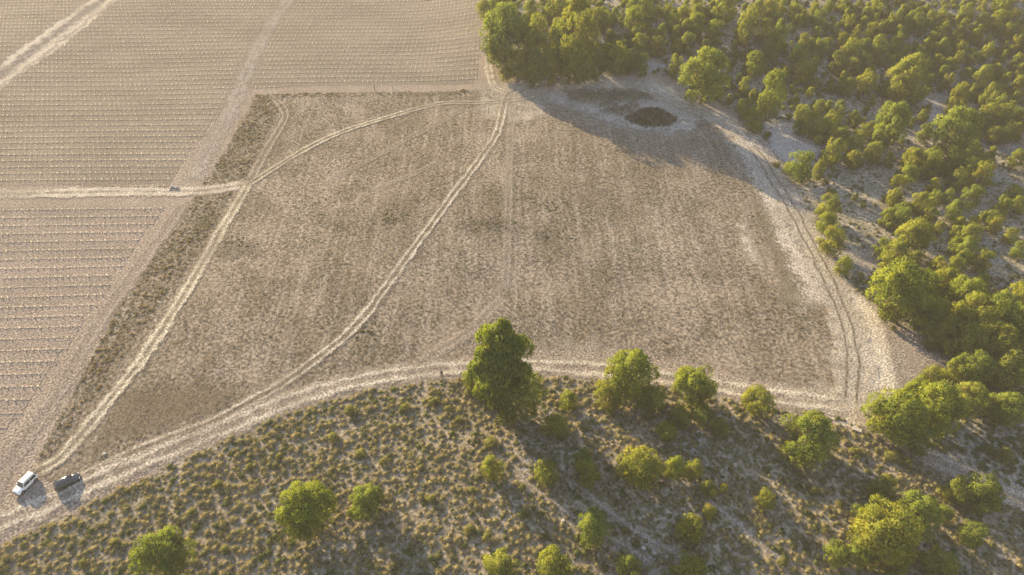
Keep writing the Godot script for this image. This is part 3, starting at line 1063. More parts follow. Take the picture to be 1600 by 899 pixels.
	patch("dark_stubble_patch", [63.7, -157.9, 67.1, -150.6, 66.2, -124.4, 65.9, -110.9, 63.5, -100.9, 59.2, -102.9, 60.5, -117.4, 61.0, -136.7], Color(.27, .23, .15), Color(.36, .31, .22), .55, 4.0)
	patch("dark_stubble_patch", [-72.6, -78.5, -57.4, -80.1, -50.5, -77.1, -56.3, -72.8, -68.8, -68.7, -73.4, -66.1], Color(.25, .19, .12), Color(.33, .27, .18), .55, 3.0)
	patch("bare_slope_patch", [16.1, -47.6, 22.3, -48.6, 24.8, -45.6, 19.6, -43.7], Color(.44, .38, .3), Color(.58, .52, .43), .55, 3.0)
	patch("bare_slope_patch", [29.6, -67.4, 34.4, -68.8, 35.0, -66.1, 31.3, -64.7], Color(.44, .39, .31), Color(.52, .47, .38), .7, 2.0)
	patch("bare_slope_patch", [-2.3, -67.5, 4.4, -63.4, 6.5, -58.4, 0.0, -60.9], Color(.44, .39, .31), Color(.55, .49, .4), .7, 2.0)
	patch("bare_forest_patch", [40.9, -207.8, 46.9, -206.7, 48.3, -201.8, 41.9, -198.3, 40.3, -202.1], Color(.5, .46, .4), Color(.62, .58, .52), .8, 2.5, true)
	patch("bare_forest_patch", [123.1, -183.9, 128.9, -186.8, 125.7, -176.9, 120.6, -171.6, 120.0, -174.4], Color(.45, .4, .36), Color(.55, .5, .46), .8, 2.5, true)
	patch("bare_forest_patch", [128.8, -162.4, 137.9, -163.2, 139.0, -158.7, 131.1, -156.6], Color(.45, .4, .36), Color(.55, .5, .46), .8, 2.5, true)
	patch("bare_forest_patch", [77.8, -116.3, 84.3, -122.0, 86.7, -112.9, 81.4, -106.7, 78.0, -108.8], Color(.42, .37, .31), Color(.5, .45, .38), .7, 3.0)
	track("headland", [-82.8, -137.2, -84.1, -117.0, -86.0, -95.3, -85.7, -77.4, -87.4, -63.6, -86.8, -55.3], 2.6, 1.3, .5, Color(.50, .42, .34), Color(.44, .37, .295), .8, .4)
	track("upper_headland", [-83.5, -146.4, -84.2, -161.5, -83.9, -176.5, -84.8, -195.0, -86.5, -216.3, -86.8, -238.5, -85.9, -264.3, -86.6, -283.5], 4.2, 1.2, 1.2, Color(.56, .5, .42), Color(.47, .4, .31), .75, .7)
	track("farm_road", [-156.1, -279.9, -156.8, -263.6, -160.7, -235.6, -164.0, -203.7, -166.7, -186.8], 6.5, 3.4, 1.7, pale, Color(.40, .36, .31), 1.0, .25)
	track("farm_road_shoulder", [-152.9, -279.7, -153.3, -263.5, -155.7, -230.6, -160.8, -201.3, -163.3, -184.3], 3.2, 0, 1, Color(.74, .64, .49), Color(.62, .54, .42), .95, .4)
	track("cross_track", [-140.0, -140.3, -120.7, -140.9, -109.6, -141.5, -98.4, -142.0, -87.0, -142.1, -77.5, -143.0, -69.1, -145.6], 2.7, 1.15, .8, pale, sand, 1.0, .3)
	track("forest_edge_track", [0.0, -190.2, -5.6, -196.0, -7.4, -205.4, -7.7, -217.1, -7.1, -229.6, -5.7, -243.8, -4.8, -260.0], 1.9, .8, .45, pale, sand, .95, .4)
	track("faint_trail", [-14.4, -183.9, -20.5, -175.8, -28.9, -167.3, -35.2, -159.9, -42.6, -151.9, -49.8, -144.8], 1.3, .75, .3, Color(.55, .47, .35), dust, .55, .5, false)
	track("faint_trail", [-19.0, -155.7, -26.9, -148.4, -33.1, -144.3, -37.6, -141.7], 1.2, .7, .3, Color(.58, .5, .38), dust, .6, .5, false)
	track("faint_trail", [0.6, -186.6, 0.0, -179.3, -0.7, -152.2, -0.9, -130.7, -1.4, -110.8, -2.1, -103.9], 1.6, .8, .35, Color(.56, .48, .37), dust, .6, .5, false)
	track("old_track", [-68.5, -146.5, -68.3, -156.9, -67.7, -166.4, -67.0, -174.7, -67.7, -181.8, -73.8, -191.0], 1.9, .85, .4, Color(.58, .5, .39), weed, .8, .4, false)
	track("side_track", [-2.1, -103.9, -5.4, -99.2, -8.0, -95.2, -11.1, -92.1, -14.2, -89.5, -18.3, -85.3, -20.0, -83.4], 1.9, .8, .4, Color(.58, .48, .38), dust, .75, .5)
	track("arc_track", [-69.0, -145.0, -63.5, -153.2, -56.9, -162.4, -49.4, -170.1, -37.6, -177.9, -26.9, -184.1, -19.4, -186.7, -7.8, -186.8, 0.0, -188.1, 9.8, -191.2], 1.45, .72, .3, Color(.74, .66, .5), weed, 1.0, .35)
	track("centre_track", [0.0, -194.5, -1.8, -189.6, -2.7, -183.0, -4.5, -168.4, -9.4, -153.9, -16.0, -137.1, -21.2, -123.7, -25.8, -111.6, -29.9, -100.7, -33.5, -93.4, -38.1, -86.9, -44.0, -80.2, -48.9, -75.7, -54.7, -71.5, -62.6, -67.4, -70.7, -62.4, -77.0, -57.0], 1.75, .78, .34, Color(.74, .66, .52), weed, 1.0, .4)
	track("west_track", [-82.5, -60.5, -80.2, -62.6, -78.4, -64.6, -77.3, -68.5, -76.2, -72.8, -73.8, -81.5, -71.9, -93.0, -70.5, -108.3, -69.8, -124.0, -69.0, -139.4, -68.5, -146.5], 1.9, .85, .45, Color(.74, .66, .49), Color(.45, .375, .26), 1.0, .35)
	track("perimeter_inner_wear", [63.3, -167.3, 64.9, -152.0, 65.4, -138.1, 65.4, -126.8, 65.7, -115.2, 66.0, -106.8, 66.2, -100.9], 4.0, 0, 1, Color(.70, .62, .5), sand, .95, .7)
	track("perimeter_track", [-1.0, -190.3, 6.0, -195.2, 20.0, -197.1, 31.8, -196.4, 41.4, -193.9, 50.2, -186.5, 56.9, -181.0, 62.8, -173.2, 67.0, -160.4, 68.7, -147.2, 69.8, -133.8, 70.1, -122.0, 70.2, -111.0, 69.9, -100.9, 68.8, -91.8, 66.5, -83.5, 63.2, -75.4], 4.6, 1.05, .34, Color(.2, .165, .12), Color(.72, .64, .5), 1.0, .3, true, .15)
	track("bend_track", [-2.0, -193.9, 6.0, -196.9, 20.0, -197.8, 31.9, -197.0, 41.9, -194.2, 50.2, -186.8, 57.7, -180.4, 63.5, -172.2, 67.1, -161.0], 3.6, 1.3, .8, Color(.78, .73, .62), Color(.68, .62, .51), 1.0, .45)
	track("lower_track", [-87.3, -48.8, -83.1, -52.2, -78.2, -55.0, -74.9, -57.0, -66.3, -62.4, -56.9, -67.4, -47.1, -73.2, -38.6, -77.6, -29.5, -81.0, -18.7, -83.5, -8.8, -84.8, 3.8, -85.4, 18.8, -84.0, 31.0, -82.0, 42.7, -79.4, 54.1, -76.7, 63.2, -75.4], 3.4, 1.2, .5, pale, Color(.50, .42, .32), .95, .35)
	track("exit_track", [62.9, -74.5, 66.1, -70.5, 71.2, -66.0, 77.0, -61.5, 81.6, -57.6, 88.2, -54.1], 2.6, 1.1, .6, sand, Color(.45, .37, .27), .85, .35, true, .2)
	for p in [[0.0, -61.5, 3.5, -58.1, 6.4, -55.9, 9.4, -53.5, 13.3, -50.6, 17.2, -48.6, 21.8, -45.1], [9.7, -59.6, 12.8, -56.7, 17.1, -52.8, 20.4, -50.1, 25.1, -47.6, 28.6, -44.6], [31.0, -57.3, 34.5, -54.0, 39.5, -48.7, 43.5, -44.7], [55.4, -66.2, 58.7, -62.7, 61.2, -60.5, 64.5, -57.6]]:
		track("footpath", p, .6, 0, 1, Color(.54, .47, .37), dust, .6, .6)

	build_tree_kinds()
	plant_guards()
	pine(-53, -45.1, 8.7, 9.2, "dome", "bright lone pine standing in the tussocks below the two parked cars", "pines on the near slope")
	pine(-32.3, -51.8, 10.2, 9.8, "dome", "largest lone pine of the near slope, with a flat bright top", "pines on the near slope")
	pine(-23.7, -54.1, 5.3, 6.2, "dome", "low wide pine just right of the flat-topped lone pine", "pines on the near slope")
	pine(-3.1, -60.2, 5.4, 4.5, "round", "small bright pine on the slope straight below the tallest pine", "pines on the near slope")
	pine(5.5, -59.3, 5.4, 4.9, "round", "bright rounded pine, leftmost of two close together on the near slope", "pines on the near slope")
	pine(12.3, -59.1, 4.7, 4.7, "round", "bright rounded pine, rightmost of two close together on the near slope", "pines on the near slope")
	pine(11.8, -62.7, 3.7, 3.7, "round", "dull dark young pine behind two close bright pines on the slope", "pines on the near slope")
	pine(21.6, -60.4, 6.3, 7.4, "dome", "wide low shaded pine in the middle of the near slope", "pines on the near slope")
	pine(27.4, -60.6, 4.1, 4.1, "round", "left half of the joined pair of small pale pines on the slope", "pines on the near slope")
	pine(30.3, -60.2, 3.7, 3.9, "round", "right half of the joined pair of small pale pines on the slope", "pines on the near slope")
	pine(27.3, -68.2, 4.2, 3.8, "round", "little sunlit pine alone in the shade below the leaning pine group", "pines on the near slope")
	pine(12.7, -49.6, 6, 6, "round", "round bright pine near the bottom edge beside a worn footpath", "pines on the near slope")
	pine(27.7, -49.7, 5.3, 4.8, "round", "bright round pine beside a smaller darker one near the bottom edge", "pines on the near slope")
	pine(31.9, -53.3, 3.4, 3.1, "cone", "small darker pine touching the bright round pine near the bottom edge", "pines on the near slope")
	pine(32.5, -57, 3, 3.4, "round", "low dull pine on the shaded middle of the slope", "pines on the near slope")
	pine(35.2, -57.6, 2.1, 2.1, "cone", "tiny sunlit pine next to the low dull pine on the slope", "pines on the near slope")
	pine(41, -55, 3.9, 3.9, "round", "ragged small pine alone on the slope below the spreading bright pine", "pines on the near slope")
	pine(-1.4, -43.4, 5.6, 5.9, "dome", "leftmost of four pine tops cut by the bottom edge", "pines on the near slope")
	pine(6.3, -43.4, 6.2, 6.5, "dome", "second and widest of four pine tops cut by the bottom edge", "pines on the near slope")
	pine(17.8, -43.4, 4.8, 4.8, "round", "third and smallest of four pine tops cut by the bottom edge", "pines on the near slope")
	pine(26.3, -43.4, 5.5, 5.5, "dome", "rightmost of four pine tops cut by the bottom edge", "pines on the near slope")
	pine(-2.4, -75.1, 22.2, 10.8, "tall", "tallest pine, dense and upright, beside the curved track", "pines on the near slope")
	pine(1.4, -74.2, 10, 10.6, "round", "dark bushy pine at the foot of the tallest pine, in its shade", "pines on the near slope")
	pine(-7.5, -79.9, 4.9, 4.1, "round", "small yellowish pine against the left foot of the tallest pine", "pines on the near slope")
	pine(7.7, -68.9, 5.2, 5.2, "round", "dark green young pine in the long shadow right of the tallest pine", "pines on the near slope")
	pine(10.4, -75, 3.8, 3.8, "round", "small dark pine between the tallest pine and the leaning pine group", "pines on the near slope")
	pine(22.4, -78, 11.5, 9.6, "dome", "taller pine of the sunlit pair beside the lower track", "pines on the near slope")
	pine(18.1, -75.7, 6.9, 6.3, "round", "yellowish lower pine leaning on the left of the sunlit track pair", "pines on the near slope")
	pine(25.7, -74.9, 5.8, 5.8, "round", "shaded low pine at the right foot of the sunlit track pair", "pines on the near slope")
	pine(33.4, -76.2, 8.8, 8.4, "dome", "broad bright pine second along the track edge from the tallest pine", "pines on the near slope")
	pine(30.1, -71.2, 4.3, 4.8, "round", "dark low pine in shade beneath the broad bright track pine", "pines on the near slope")
	pine(34.3, -71.3, 4.8, 4.8, "round", "dull pine just below the broad bright track pine", "pines on the near slope")
	pine(37, -69.1, 3.5, 4.3, "round", "flat dull bush-like pine in the shade right of the dull pine", "pines on the near slope")
	pine(44.7, -73.7, 7.1, 6.5, "round", "neat round pine alone at the bend of the lower track", "pines on the near slope")
	pine(50.2, -65.1, 9.5, 10, "dome", "spreading bright pine on the slope beside the track junction", "pines on the near slope")
	pine(67.4, -69.2, 10.7, 9.8, "dome", "big bright pine at the left end of the clump by the junction", "pines on the near slope")
	pine(66.2, -69.9, 5.4, 5.4, "round", "low bright pine at the far left foot of the clump by the junction", "pines on the near slope")
	pine(74.2, -75.4, 7, 6.1, "dome", "upright bright pine behind the two biggest of the clump by the junction", "pines on the near slope")
	pine(75.2, -71.1, 10.4, 9.4, "dome", "big bright pine in the middle of the clump by the junction", "pines on the near slope")
	pine(71, -66.5, 6, 6.7, "round", "shaded pine under the front of the clump by the junction", "pines on the near slope")
	pine(79.4, -80.4, 4.8, 4.3, "round", "small round pine at the upper left of the clump by the junction", "pines on the near slope")
	pine(83.6, -80.9, 5.3, 4.8, "round", "round bright pine in the upper row of the clump by the junction", "pines on the near slope")
	pine(87.1, -80.8, 8, 6.9, "dome", "tall bright pine at the top of the clump by the junction", "pines on the near slope")
	pine(82.7, -73.3, 7.4, 7.4, "dome", "wide pine at the right end of the clump by the junction", "pines on the near slope")
	pine(87.3, -73.5, 4.6, 4.6, "round", "paler small pine just right of the clump by the junction", "pines on the near slope")
	pine(60.7, -56.3, 5.7, 5.4, "round", "dark green pine alone above the big bottom clump", "pines on the near slope")
	pine(56.7, -47.6, 10.8, 10.8, "dome", "biggest bright pine of the clump at the bottom right", "pines on the near slope")
	pine(63.3, -51.1, 8.2, 8.2, "dome", "broad pine at the upper right of the big bottom clump", "pines on the near slope")
	pine(56.3, -52.8, 4.5, 4.1, "round", "small bright pine at the top of the big bottom clump", "pines on the near slope")
	pine(50.2, -46.1, 4.5, 4.5, "round", "small pale pine at the left end of the big bottom clump", "pines on the near slope")
	pine(53.1, -46, 5.8, 5.8, "dome", "mid-sized pine low in the left half of the big bottom clump", "pines on the near slope")
	pine(69.7, -52.8, 3.3, 3.3, "round", "little pine at the right end of the big bottom clump", "pines on the near slope")
	pine(58.1, -43.8, 4, 4.5, "round", "lowest pine of the big bottom clump, cut by the bottom edge", "pines on the near slope")
	pine(64.8, -44, 5.4, 6, "dome", "dull spreading pine to the right below the big bottom clump", "pines on the near slope")
	pine(72.5, -49.4, 4.6, 4.6, "round", "pale green pine alone right of the big bottom clump", "pines on the near slope")
	pine(73.1, -56.3, 5.7, 5.4, "round", "dark pine, leftmost of the two shaded ones below the exit track", "pines on the near slope")
	pine(76.4, -55.8, 7, 6.6, "dome", "dark pine, rightmost of the two shaded ones below the exit track", "pines on the near slope")
	pine(88.7, -71.4, 6.8, 6.8, "dome", "brownish dark pine at the right edge beyond the junction clump", "pines on the near slope")
	pine(92.8, -80, 8.3, 8.3, "dome", "dark broad pine at the right edge above the brownish dark pine", "pines on the near slope")
	pine(78.1, -98, 14.5, 12.1, "dome", " rounded pine, 2nd from left, bottom tier in open pinewood beside perimeter track", "pines of the forest")
	pine(90.8, -91.1, 12, 10, "dome", "large dark pine, 3rd from left, 2nd tier in the dark thicket above the pale bank", "pines of the forest")
	pine(56.5, -184.7, 17.3, 14.4, "dome", " rounded pine, 7th from left, bottom tier in the stand behind the pale bend", "pines of the forest")
	pine(-2, -205.2, 20.6, 15.9, "dome", " rounded pine, 1st from left, 2nd tier in the belt beside the vineyard", "pines of the forest")
	pine(116.3, -156.4, 14.4, 12, "dome", " rounded pine, 4th from left, 4th tier around the two big round pines", "pines of the forest")
	pine(95.5, -91.5, 10.6, 8.8, "dome", "large dark pine, 4th from left, 2nd tier in the dark thicket above the pale bank", "pines of the forest")
	pine(92.1, -86.2, 10.3, 8.6, "dome", "large dark pine, 3rd from left, bottom tier in the dark thicket above the pale bank", "pines of the forest")
	pine(92.4, -97.8, 10.3, 8.6, "dome", " rounded pine, 3rd from left, top tier in the dark thicket above the pale bank", "pines of the forest")
	pine(88, -86.5, 9.7, 8.1, "dome", "large dark pine, 2nd from left, bottom tier in the dark thicket above the pale bank", "pines of the forest")
	pine(115.5, -183.3, 14.6, 12.2, "dome", " rounded pine, 1st from left, bottom tier in the dense pinewood in the far corner", "pines of the forest")
	pine(102.1, -161.8, 13.2, 11, "dome", " rounded pine, 2nd from left, 4th tier around the two big round pines", "pines of the forest")
	pine(90.3, -117.4, 10.3, 8.6, "dome", " rounded pine, 1st from left, 4th tier in open pinewood beside perimeter track", "pines of the forest")
	pine(100.2, -91.7, 9.1, 7.6, "dome", "large dark pine, 5th from left, 2nd tier in the dark thicket above the pale bank", "pines of the forest")
	pine(97.7, -87.6, 8.9, 7.4, "dome", "large dark pine, 4th from left, bottom tier in the dark thicket above the pale bank", "pines of the forest")
	pine(19.9, -195.7, 23.2, 12.1, "round", "large dark pine, 6th from left, 2nd tier in the belt beside the vineyard", "pines of the forest")
	pine(96.2, -96.1, 9, 7.5, "round", " rounded pine, 4th from left, top tier in the dark thicket above the pale bank", "pines of the forest")
	pine(19.5, -204.3, 22.2, 11.6, "dome", " rounded pine, 5th from left, 2nd tier in the belt beside the vineyard", "pines of the forest")
	pine(103.5, -97.7, 8.5, 7.1, "dome", " rounded pine, 6th from left, top tier in the dark thicket above the pale bank", "pines of the forest")
	pine(84.9, -93.8, 8.3, 6.9, "dome", "large dark pine, 1st from left, 2nd tier in the dark thicket above the pale bank", "pines of the forest")
	pine(99.3, -95.7, 8.1, 6.7, "dome", " rounded pine, 5th from left, top tier in the dark thicket above the pale bank", "pines of the forest")
	pine(86.9, -101.7, 8, 6.7, "dome", " rounded pine, 4th from left, bottom tier in open pinewood beside perimeter track", "pines of the forest")
	pine(86.1, -90.2, 7.6, 6.3, "dome", "large dark pine, 1st from left, bottom tier in the dark thicket above the pale bank", "pines of the forest")
	pine(16.3, -224.3, 14.4, 11.1, "round", "large dark pine, 5th from left, top tier in the belt beside the vineyard", "pines of the forest")
	pine(72.8, -118.2, 8, 6.7, "round", " rounded pine, 1st from left, 5th tier in open pinewood beside perimeter track", "pines of the forest")
	pine(84.2, -112.3, 7.8, 6.5, "round", " rounded pine, 3rd from left, 5th tier in open pinewood beside perimeter track", "pines of the forest")
	pine(94, -108.2, 7.6, 6.4, "round", " rounded pine, 6th from left, bottom tier in open pinewood beside perimeter track", "pines of the forest")
	pine(92.3, -103.5, 7.5, 6.2, "round", " rounded pine, 7th from left, bottom tier in open pinewood beside perimeter track", "pines of the forest")
	pine(82.7, -96.6, 7.2, 6, "round", "medium dark pine, 1st from left, top tier in the dark thicket above the pale bank", "pines of the forest")
	pine(73.7, -176.6, 15, 8.3, "round", "medium slender pine, 2nd from left, bottom tier in the pinewood above the grey clearing", "pines of the forest")
	pine(74.3, -147.2, 9.1, 7.5, "round", " rounded pine, 1st from left, bottom tier beside the grey clearing", "pines of the forest")
	pine(69.3, -220.8, 10.9, 9.1, "round", " rounded pine, 9th from left, top tier in the stand behind the pale bend", "pines of the forest")
	pine(76.2, -130.4, 7.7, 6.4, "round", " rounded pine, 1st from left, 2nd tier in open pinewood beside perimeter track", "pines of the forest")
	pine(117.3, -141.1, 8, 6.7, "round", "medium dark pine, 15th from left, bottom tier around the two big round pines", "pines of the forest")
	pine(107.4, -147.1, 8.3, 6.9, "round", "medium dark pine, 8th from left, bottom tier around the two big round pines", "pines of the forest")
	pine(113.6, -148.1, 8.3, 6.9, "round", "medium dark pine, 10th from left, bottom tier around the two big round pines", "pines of the forest")
	pine(117.8, -147.8, 8.3, 6.9, "round", "medium dark pine, 13th from left, bottom tier around the two big round pines", "pines of the forest")
	pine(32.3, -198.5, 10.5, 8.7, "round", "medium dark pine, 2nd from left, bottom tier in the stand behind the pale bend", "pines of the forest")
	pine(15.2, -201.1, 16.7, 8.7, "round", "medium dark pine, 4th from left, 2nd tier in the belt beside the vineyard", "pines of the forest")
	pine(7.1, -205.6, 16.9, 8.8, "round", "medium dark pine, 2nd from left, 2nd tier in the belt beside the vineyard", "pines of the forest")
	pine(17.7, -195.6, 16.4, 8.6, "round", "medium dark pine, 6th from left, bottom tier in the belt beside the vineyard", "pines of the forest")
	pine(90.2, -94, 6.2, 5.2, "round", "medium dark pine, 2nd from left, 2nd tier in the dark thicket above the pale bank", "pines of the forest")
	pine(103.5, -148.6, 7.5, 6.3, "round", " rounded pine, 6th from left, bottom tier around the two big round pines", "pines of the forest")
	pine(83.3, -166.7, 8.1, 6.7, "round", "medium dark pine, 4th from left, 2nd tier beside the grey clearing", "pines of the forest")
	pine(86, -164.1, 8, 6.7, "round", "medium dark pine, 5th from left, 2nd tier beside the grey clearing", "pines of the forest")
	pine(4.5, -197.4, 15, 7.8, "round", "medium dark pine, 3rd from left, bottom tier in the belt beside the vineyard", "pines of the forest")
	pine(99, -132.3, 6.7, 5.6, "round", " rounded pine, 3rd from left, 2nd tier in open pinewood beside perimeter track", "pines of the forest")
	pine(105.1, -120.2, 6.3, 5.3, "round", " rounded pine, 5th from left, 4th tier in open pinewood beside perimeter track", "pines of the forest")
	pine(102.2, -115.3, 6.2, 5.2, "round", " rounded pine, 5th from left, 5th tier in open pinewood beside perimeter track", "pines of the forest")
	pine(104.1, -112.1, 6.1, 5.1, "round", "medium dark pine, 10th from left, bottom tier in open pinewood beside perimeter track", "pines of the forest")
	pine(85.5, -100.2, 5.8, 4.8, "round", " rounded pine, 2nd from left, top tier in the dark thicket above the pale bank", "pines of the forest")
	pine(116.1, -144.5, 7, 5.8, "round", "medium dark pine, 12th from left, bottom tier around the two big round pines", "pines of the forest")
	pine(106.1, -187.8, 8.2, 6.8, "round", " rounded pine, 8th from left, bottom tier in the pinewood above the grey clearing", "pines of the forest")
	pine(74.7, -210.4, 13, 7.2, "round", "medium slender pine, 1st from left, 2nd tier in the pinewood above the grey clearing", "pines of the forest")
	pine(73.9, -196.5, 8.4, 7, "round", " rounded pine, 1st from left, 4th tier in the pinewood above the grey clearing", "pines of the forest")
	pine(87.9, -199.1, 8.5, 7.1, "round", " rounded pine, 3rd from left, 4th tier in the pinewood above the grey clearing", "pines of the forest")
	pine(39.4, -216.5, 9.4, 7.8, "round", " rounded pine, 1st from left, 2nd tier in the stand behind the pale bend", "pines of the forest")
	pine(-5, -234.8, 10.8, 8.4, "dome", " rounded pine, 2nd from left, top tier in the belt beside the vineyard", "pines of the forest")
	pine(1.8, -198.1, 9.7, 7.5, "round", "medium dark pine, 2nd from left, bottom tier in the belt beside the vineyard", "pines of the forest")
	pine(106.3, -129, 6.2, 5.2, "round", " rounded pine, 5th from left, 2nd tier in open pinewood beside perimeter track", "pines of the forest")
	pine(112.9, -134.8, 6.4, 5.3, "round", " rounded pine, 5th from left, top tier in open pinewood beside perimeter track", "pines of the forest")
	pine(111.9, -141.3, 6.5, 5.5, "round", "medium dark pine, 11th from left, bottom tier around the two big round pines", "pines of the forest")
	pine(83.5, -151.5, 10.2, 5.7, "round", "medium slender pine, 2nd from left, bottom tier beside the grey clearing", "pines of the forest")
	pine(111.1, -151.6, 6.8, 5.7, "round", " rounded pine, 9th from left, bottom tier around the two big round pines", "pines of the forest")
	pine(104.5, -202.4, 8.1, 6.7, "round", " rounded pine, 8th from left, 4th tier in the pinewood above the grey clearing", "pines of the forest")
	pine(63.8, -211.1, 8.3, 6.9, "round", " rounded pine, 6th from left, 3rd tier in the stand behind the pale bend", "pines of the forest")
	pine(74.4, -125.7, 5.8, 4.8, "round", " rounded pine, 1st from left, 3rd tier in open pinewood beside perimeter track", "pines of the forest")
	pine(91.3, -126.6, 5.8, 4.8, "round", " rounded pine, 3rd from left, 3rd tier in open pinewood beside perimeter track", "pines of the forest")
	pine(84.5, -117.1, 5.6, 4.6, "round", " rounded pine, 2nd from left, 5th tier in open pinewood beside perimeter track", "pines of the forest")
	pine(89.3, -113.1, 5.5, 4.6, "round", " rounded pine, 3rd from left, bottom tier in open pinewood beside perimeter track", "pines of the forest")
	pine(100.7, -143.7, 6.2, 5.2, "round", "medium dark pine, 5th from left, bottom tier around the two big round pines", "pines of the forest")
	pine(68.3, -169.9, 6.9, 5.8, "round", "medium dark pine, 1st from left, 2nd tier beside the grey clearing", "pines of the forest")
	pine(90, -169.3, 6.9, 5.7, "round", "medium dark pine, 6th from left, 2nd tier beside the grey clearing", "pines of the forest")
	pine(95.4, -153.8, 6.5, 5.4, "round", " rounded pine, 4th from left, bottom tier beside the grey clearing", "pines of the forest")
	pine(134, -170.7, 6.9, 5.7, "round", "medium dark pine, 2nd from left, 3rd tier around the two big round pines", "pines of the forest")
	pine(137.6, -170.2, 6.9, 5.7, "round", "medium dark pine, 3rd from left, 3rd tier around the two big round pines", "pines of the forest")
	pine(140.4, -168.7, 6.8, 5.7, "round", "medium dark pine, 4th from left, 3rd tier around the two big round pines", "pines of the forest")
	pine(88.9, -194, 7.5, 6.2, "round", " rounded pine, 3rd from left, bottom tier in the pinewood above the grey clearing", "pines of the forest")
	pine(82.4, -206.1, 7.7, 6.4, "round", "medium dark pine, 2nd from left, 4th tier in the pinewood above the grey clearing", "pines of the forest")
	pine(80.4, -211.8, 7.8, 6.5, "round", "medium dark pine, 2nd from left, 3rd tier in the pinewood above the grey clearing", "pines of the forest")
	pine(140.7, -189.5, 7.3, 6.1, "round", " rounded pine, 3rd from left, bottom tier in the dense pinewood in the far corner", "pines of the forest")
	pine(158.8, -222.3, 8, 6.6, "round", " rounded pine, 5th from left, top tier in the dense pinewood in the far corner", "pines of the forest")
	pine(36.4, -198.6, 8, 6.7, "round", "medium dark pine, 3rd from left, bottom tier in the stand behind the pale bend", "pines of the forest")
	pine(6, -228.7, 9.4, 7.3, "round", " rounded pine, 3rd from left, top tier in the belt beside the vineyard", "pines of the forest")
	pine(11.2, -194.5, 12.6, 6.6, "round", "medium dark pine, 5th from left, bottom tier in the belt beside the vineyard", "pines of the forest")
	pine(6.9, -193.5, 12.6, 6.5, "round", "medium dark pine, 4th from left, bottom tier in the belt beside the vineyard", "pines of the forest")
	pine(73.5, -111.2, 5.1, 4.2, "round", " rounded pine, 1st from left, bottom tier in open pinewood beside perimeter track", "pines of the forest")
	pine(100.5, -112.9, 5.1, 4.3, "round", " rounded pine, 8th from left, bottom tier in open pinewood beside perimeter track", "pines of the forest")
	pine(67.9, -176.2, 6.6, 5.5, "round", "medium dark pine, 1st from left, top tier beside the grey clearing", "pines of the forest")
	pine(83, -172.5, 6.5, 5.4, "round", "medium dark pine, 3rd from left, 2nd tier beside the grey clearing", "pines of the forest")
	pine(92.2, -158.4, 6.2, 5.2, "round", "medium dark pine, 2nd from left, 3rd tier beside the grey clearing", "pines of the forest")
	pine(106, -151.8, 6, 5, "round", " rounded pine, 7th from left, bottom tier around the two big round pines", "pines of the forest")
	pine(122.5, -149.2, 6, 5, "round", "medium dark pine, 16th from left, bottom tier around the two big round pines", "pines of the forest")
	pine(84, -207.5, 10.8, 6, "round", "medium slender pine, 3rd from left, 3rd tier in the pinewood above the grey clearing", "pines of the forest")
	pine(114.6, -204.6, 7.2, 6, "round", " rounded pine, 3rd from left, 5th tier in the dense pinewood in the far corner", "pines of the forest")
	pine(58.9, -214.9, 7.8, 6.5, "round", " rounded pine, 4th from left, 2nd tier in the stand behind the pale bend", "pines of the forest")
	pine(39.7, -198, 7.5, 6.2, "round", "medium dark pine, 4th from left, bottom tier in the stand behind the pale bend", "pines of the forest")
	pine(11.5, -225.3, 8.8, 6.8, "round", "medium dark pine, 4th from left, top tier in the belt beside the vineyard", "pines of the forest")
	pine(25.1, -206.4, 12.2, 6.3, "round", " rounded pine, 7th from left, 2nd tier in the belt beside the vineyard", "pines of the forest")
	pine(94.5, -135.4, 5.3, 4.4, "round", " rounded pine, 1st from left, top tier in open pinewood beside perimeter track", "pines of the forest")
	pine(90.1, -128.1, 5.1, 4.3, "round", " rounded pine, 2nd from left, 3rd tier in open pinewood beside perimeter track", "pines of the forest")
	pine(100.2, -128.9, 5.1, 4.3, "round", " rounded pine, 4th from left, 2nd tier in open pinewood beside perimeter track", "pines of the forest")
	pine(114.2, -115.4, 4.8, 4, "round", " rounded pine, 6th from left, 5th tier in open pinewood beside perimeter track", "pines of the forest")
	pine(93.7, -128.5, 5.1, 4.3, "round", " rounded pine, 4th from left, 3rd tier in open pinewood beside perimeter track", "pines of the forest")
	pine(99.6, -187.5, 6.4, 5.3, "round", " rounded pine, 5th from left, bottom tier in the pinewood above the grey clearing", "pines of the forest")
	pine(130.7, -161.2, 5.8, 4.9, "round", "medium dark pine, 6th from left, 4th tier around the two big round pines", "pines of the forest")
	pine(97, -155, 5.7, 4.8, "round", " rounded pine, 2nd from left, bottom tier around the two big round pines", "pines of the forest")
	pine(131.1, -149.8, 5.6, 4.6, "round", " rounded pine, 17th from left, bottom tier around the two big round pines", "pines of the forest")
	pine(84.4, -223.9, 7, 5.9, "round", " rounded pine, 2nd from left, top tier in the pinewood above the grey clearing", "pines of the forest")
	pine(99.2, -217.9, 6.9, 5.8, "round", " rounded pine, 3rd from left, 2nd tier in the pinewood above the grey clearing", "pines of the forest")
	pine(100.3, -198.7, 6.6, 5.5, "round", " rounded pine, 7th from left, 4th tier in the pinewood above the grey clearing", "pines of the forest")
	pine(108.1, -198.5, 6.6, 5.5, "round", " rounded pine, 9th from left, 4th tier in the pinewood above the grey clearing", "pines of the forest")
	pine(96.4, -204.6, 6.7, 5.6, "round", "medium dark pine, 5th from left, 4th tier in the pinewood above the grey clearing", "pines of the forest")
	pine(45.8, -206.1, 7.1, 6, "round", "medium dark pine, 5th from left, bottom tier in the stand behind the pale bend", "pines of the forest")
	pine(40.7, -207.2, 7.2, 6, "round", "medium dark pine, 2nd from left, 3rd tier in the stand behind the pale bend", "pines of the forest")
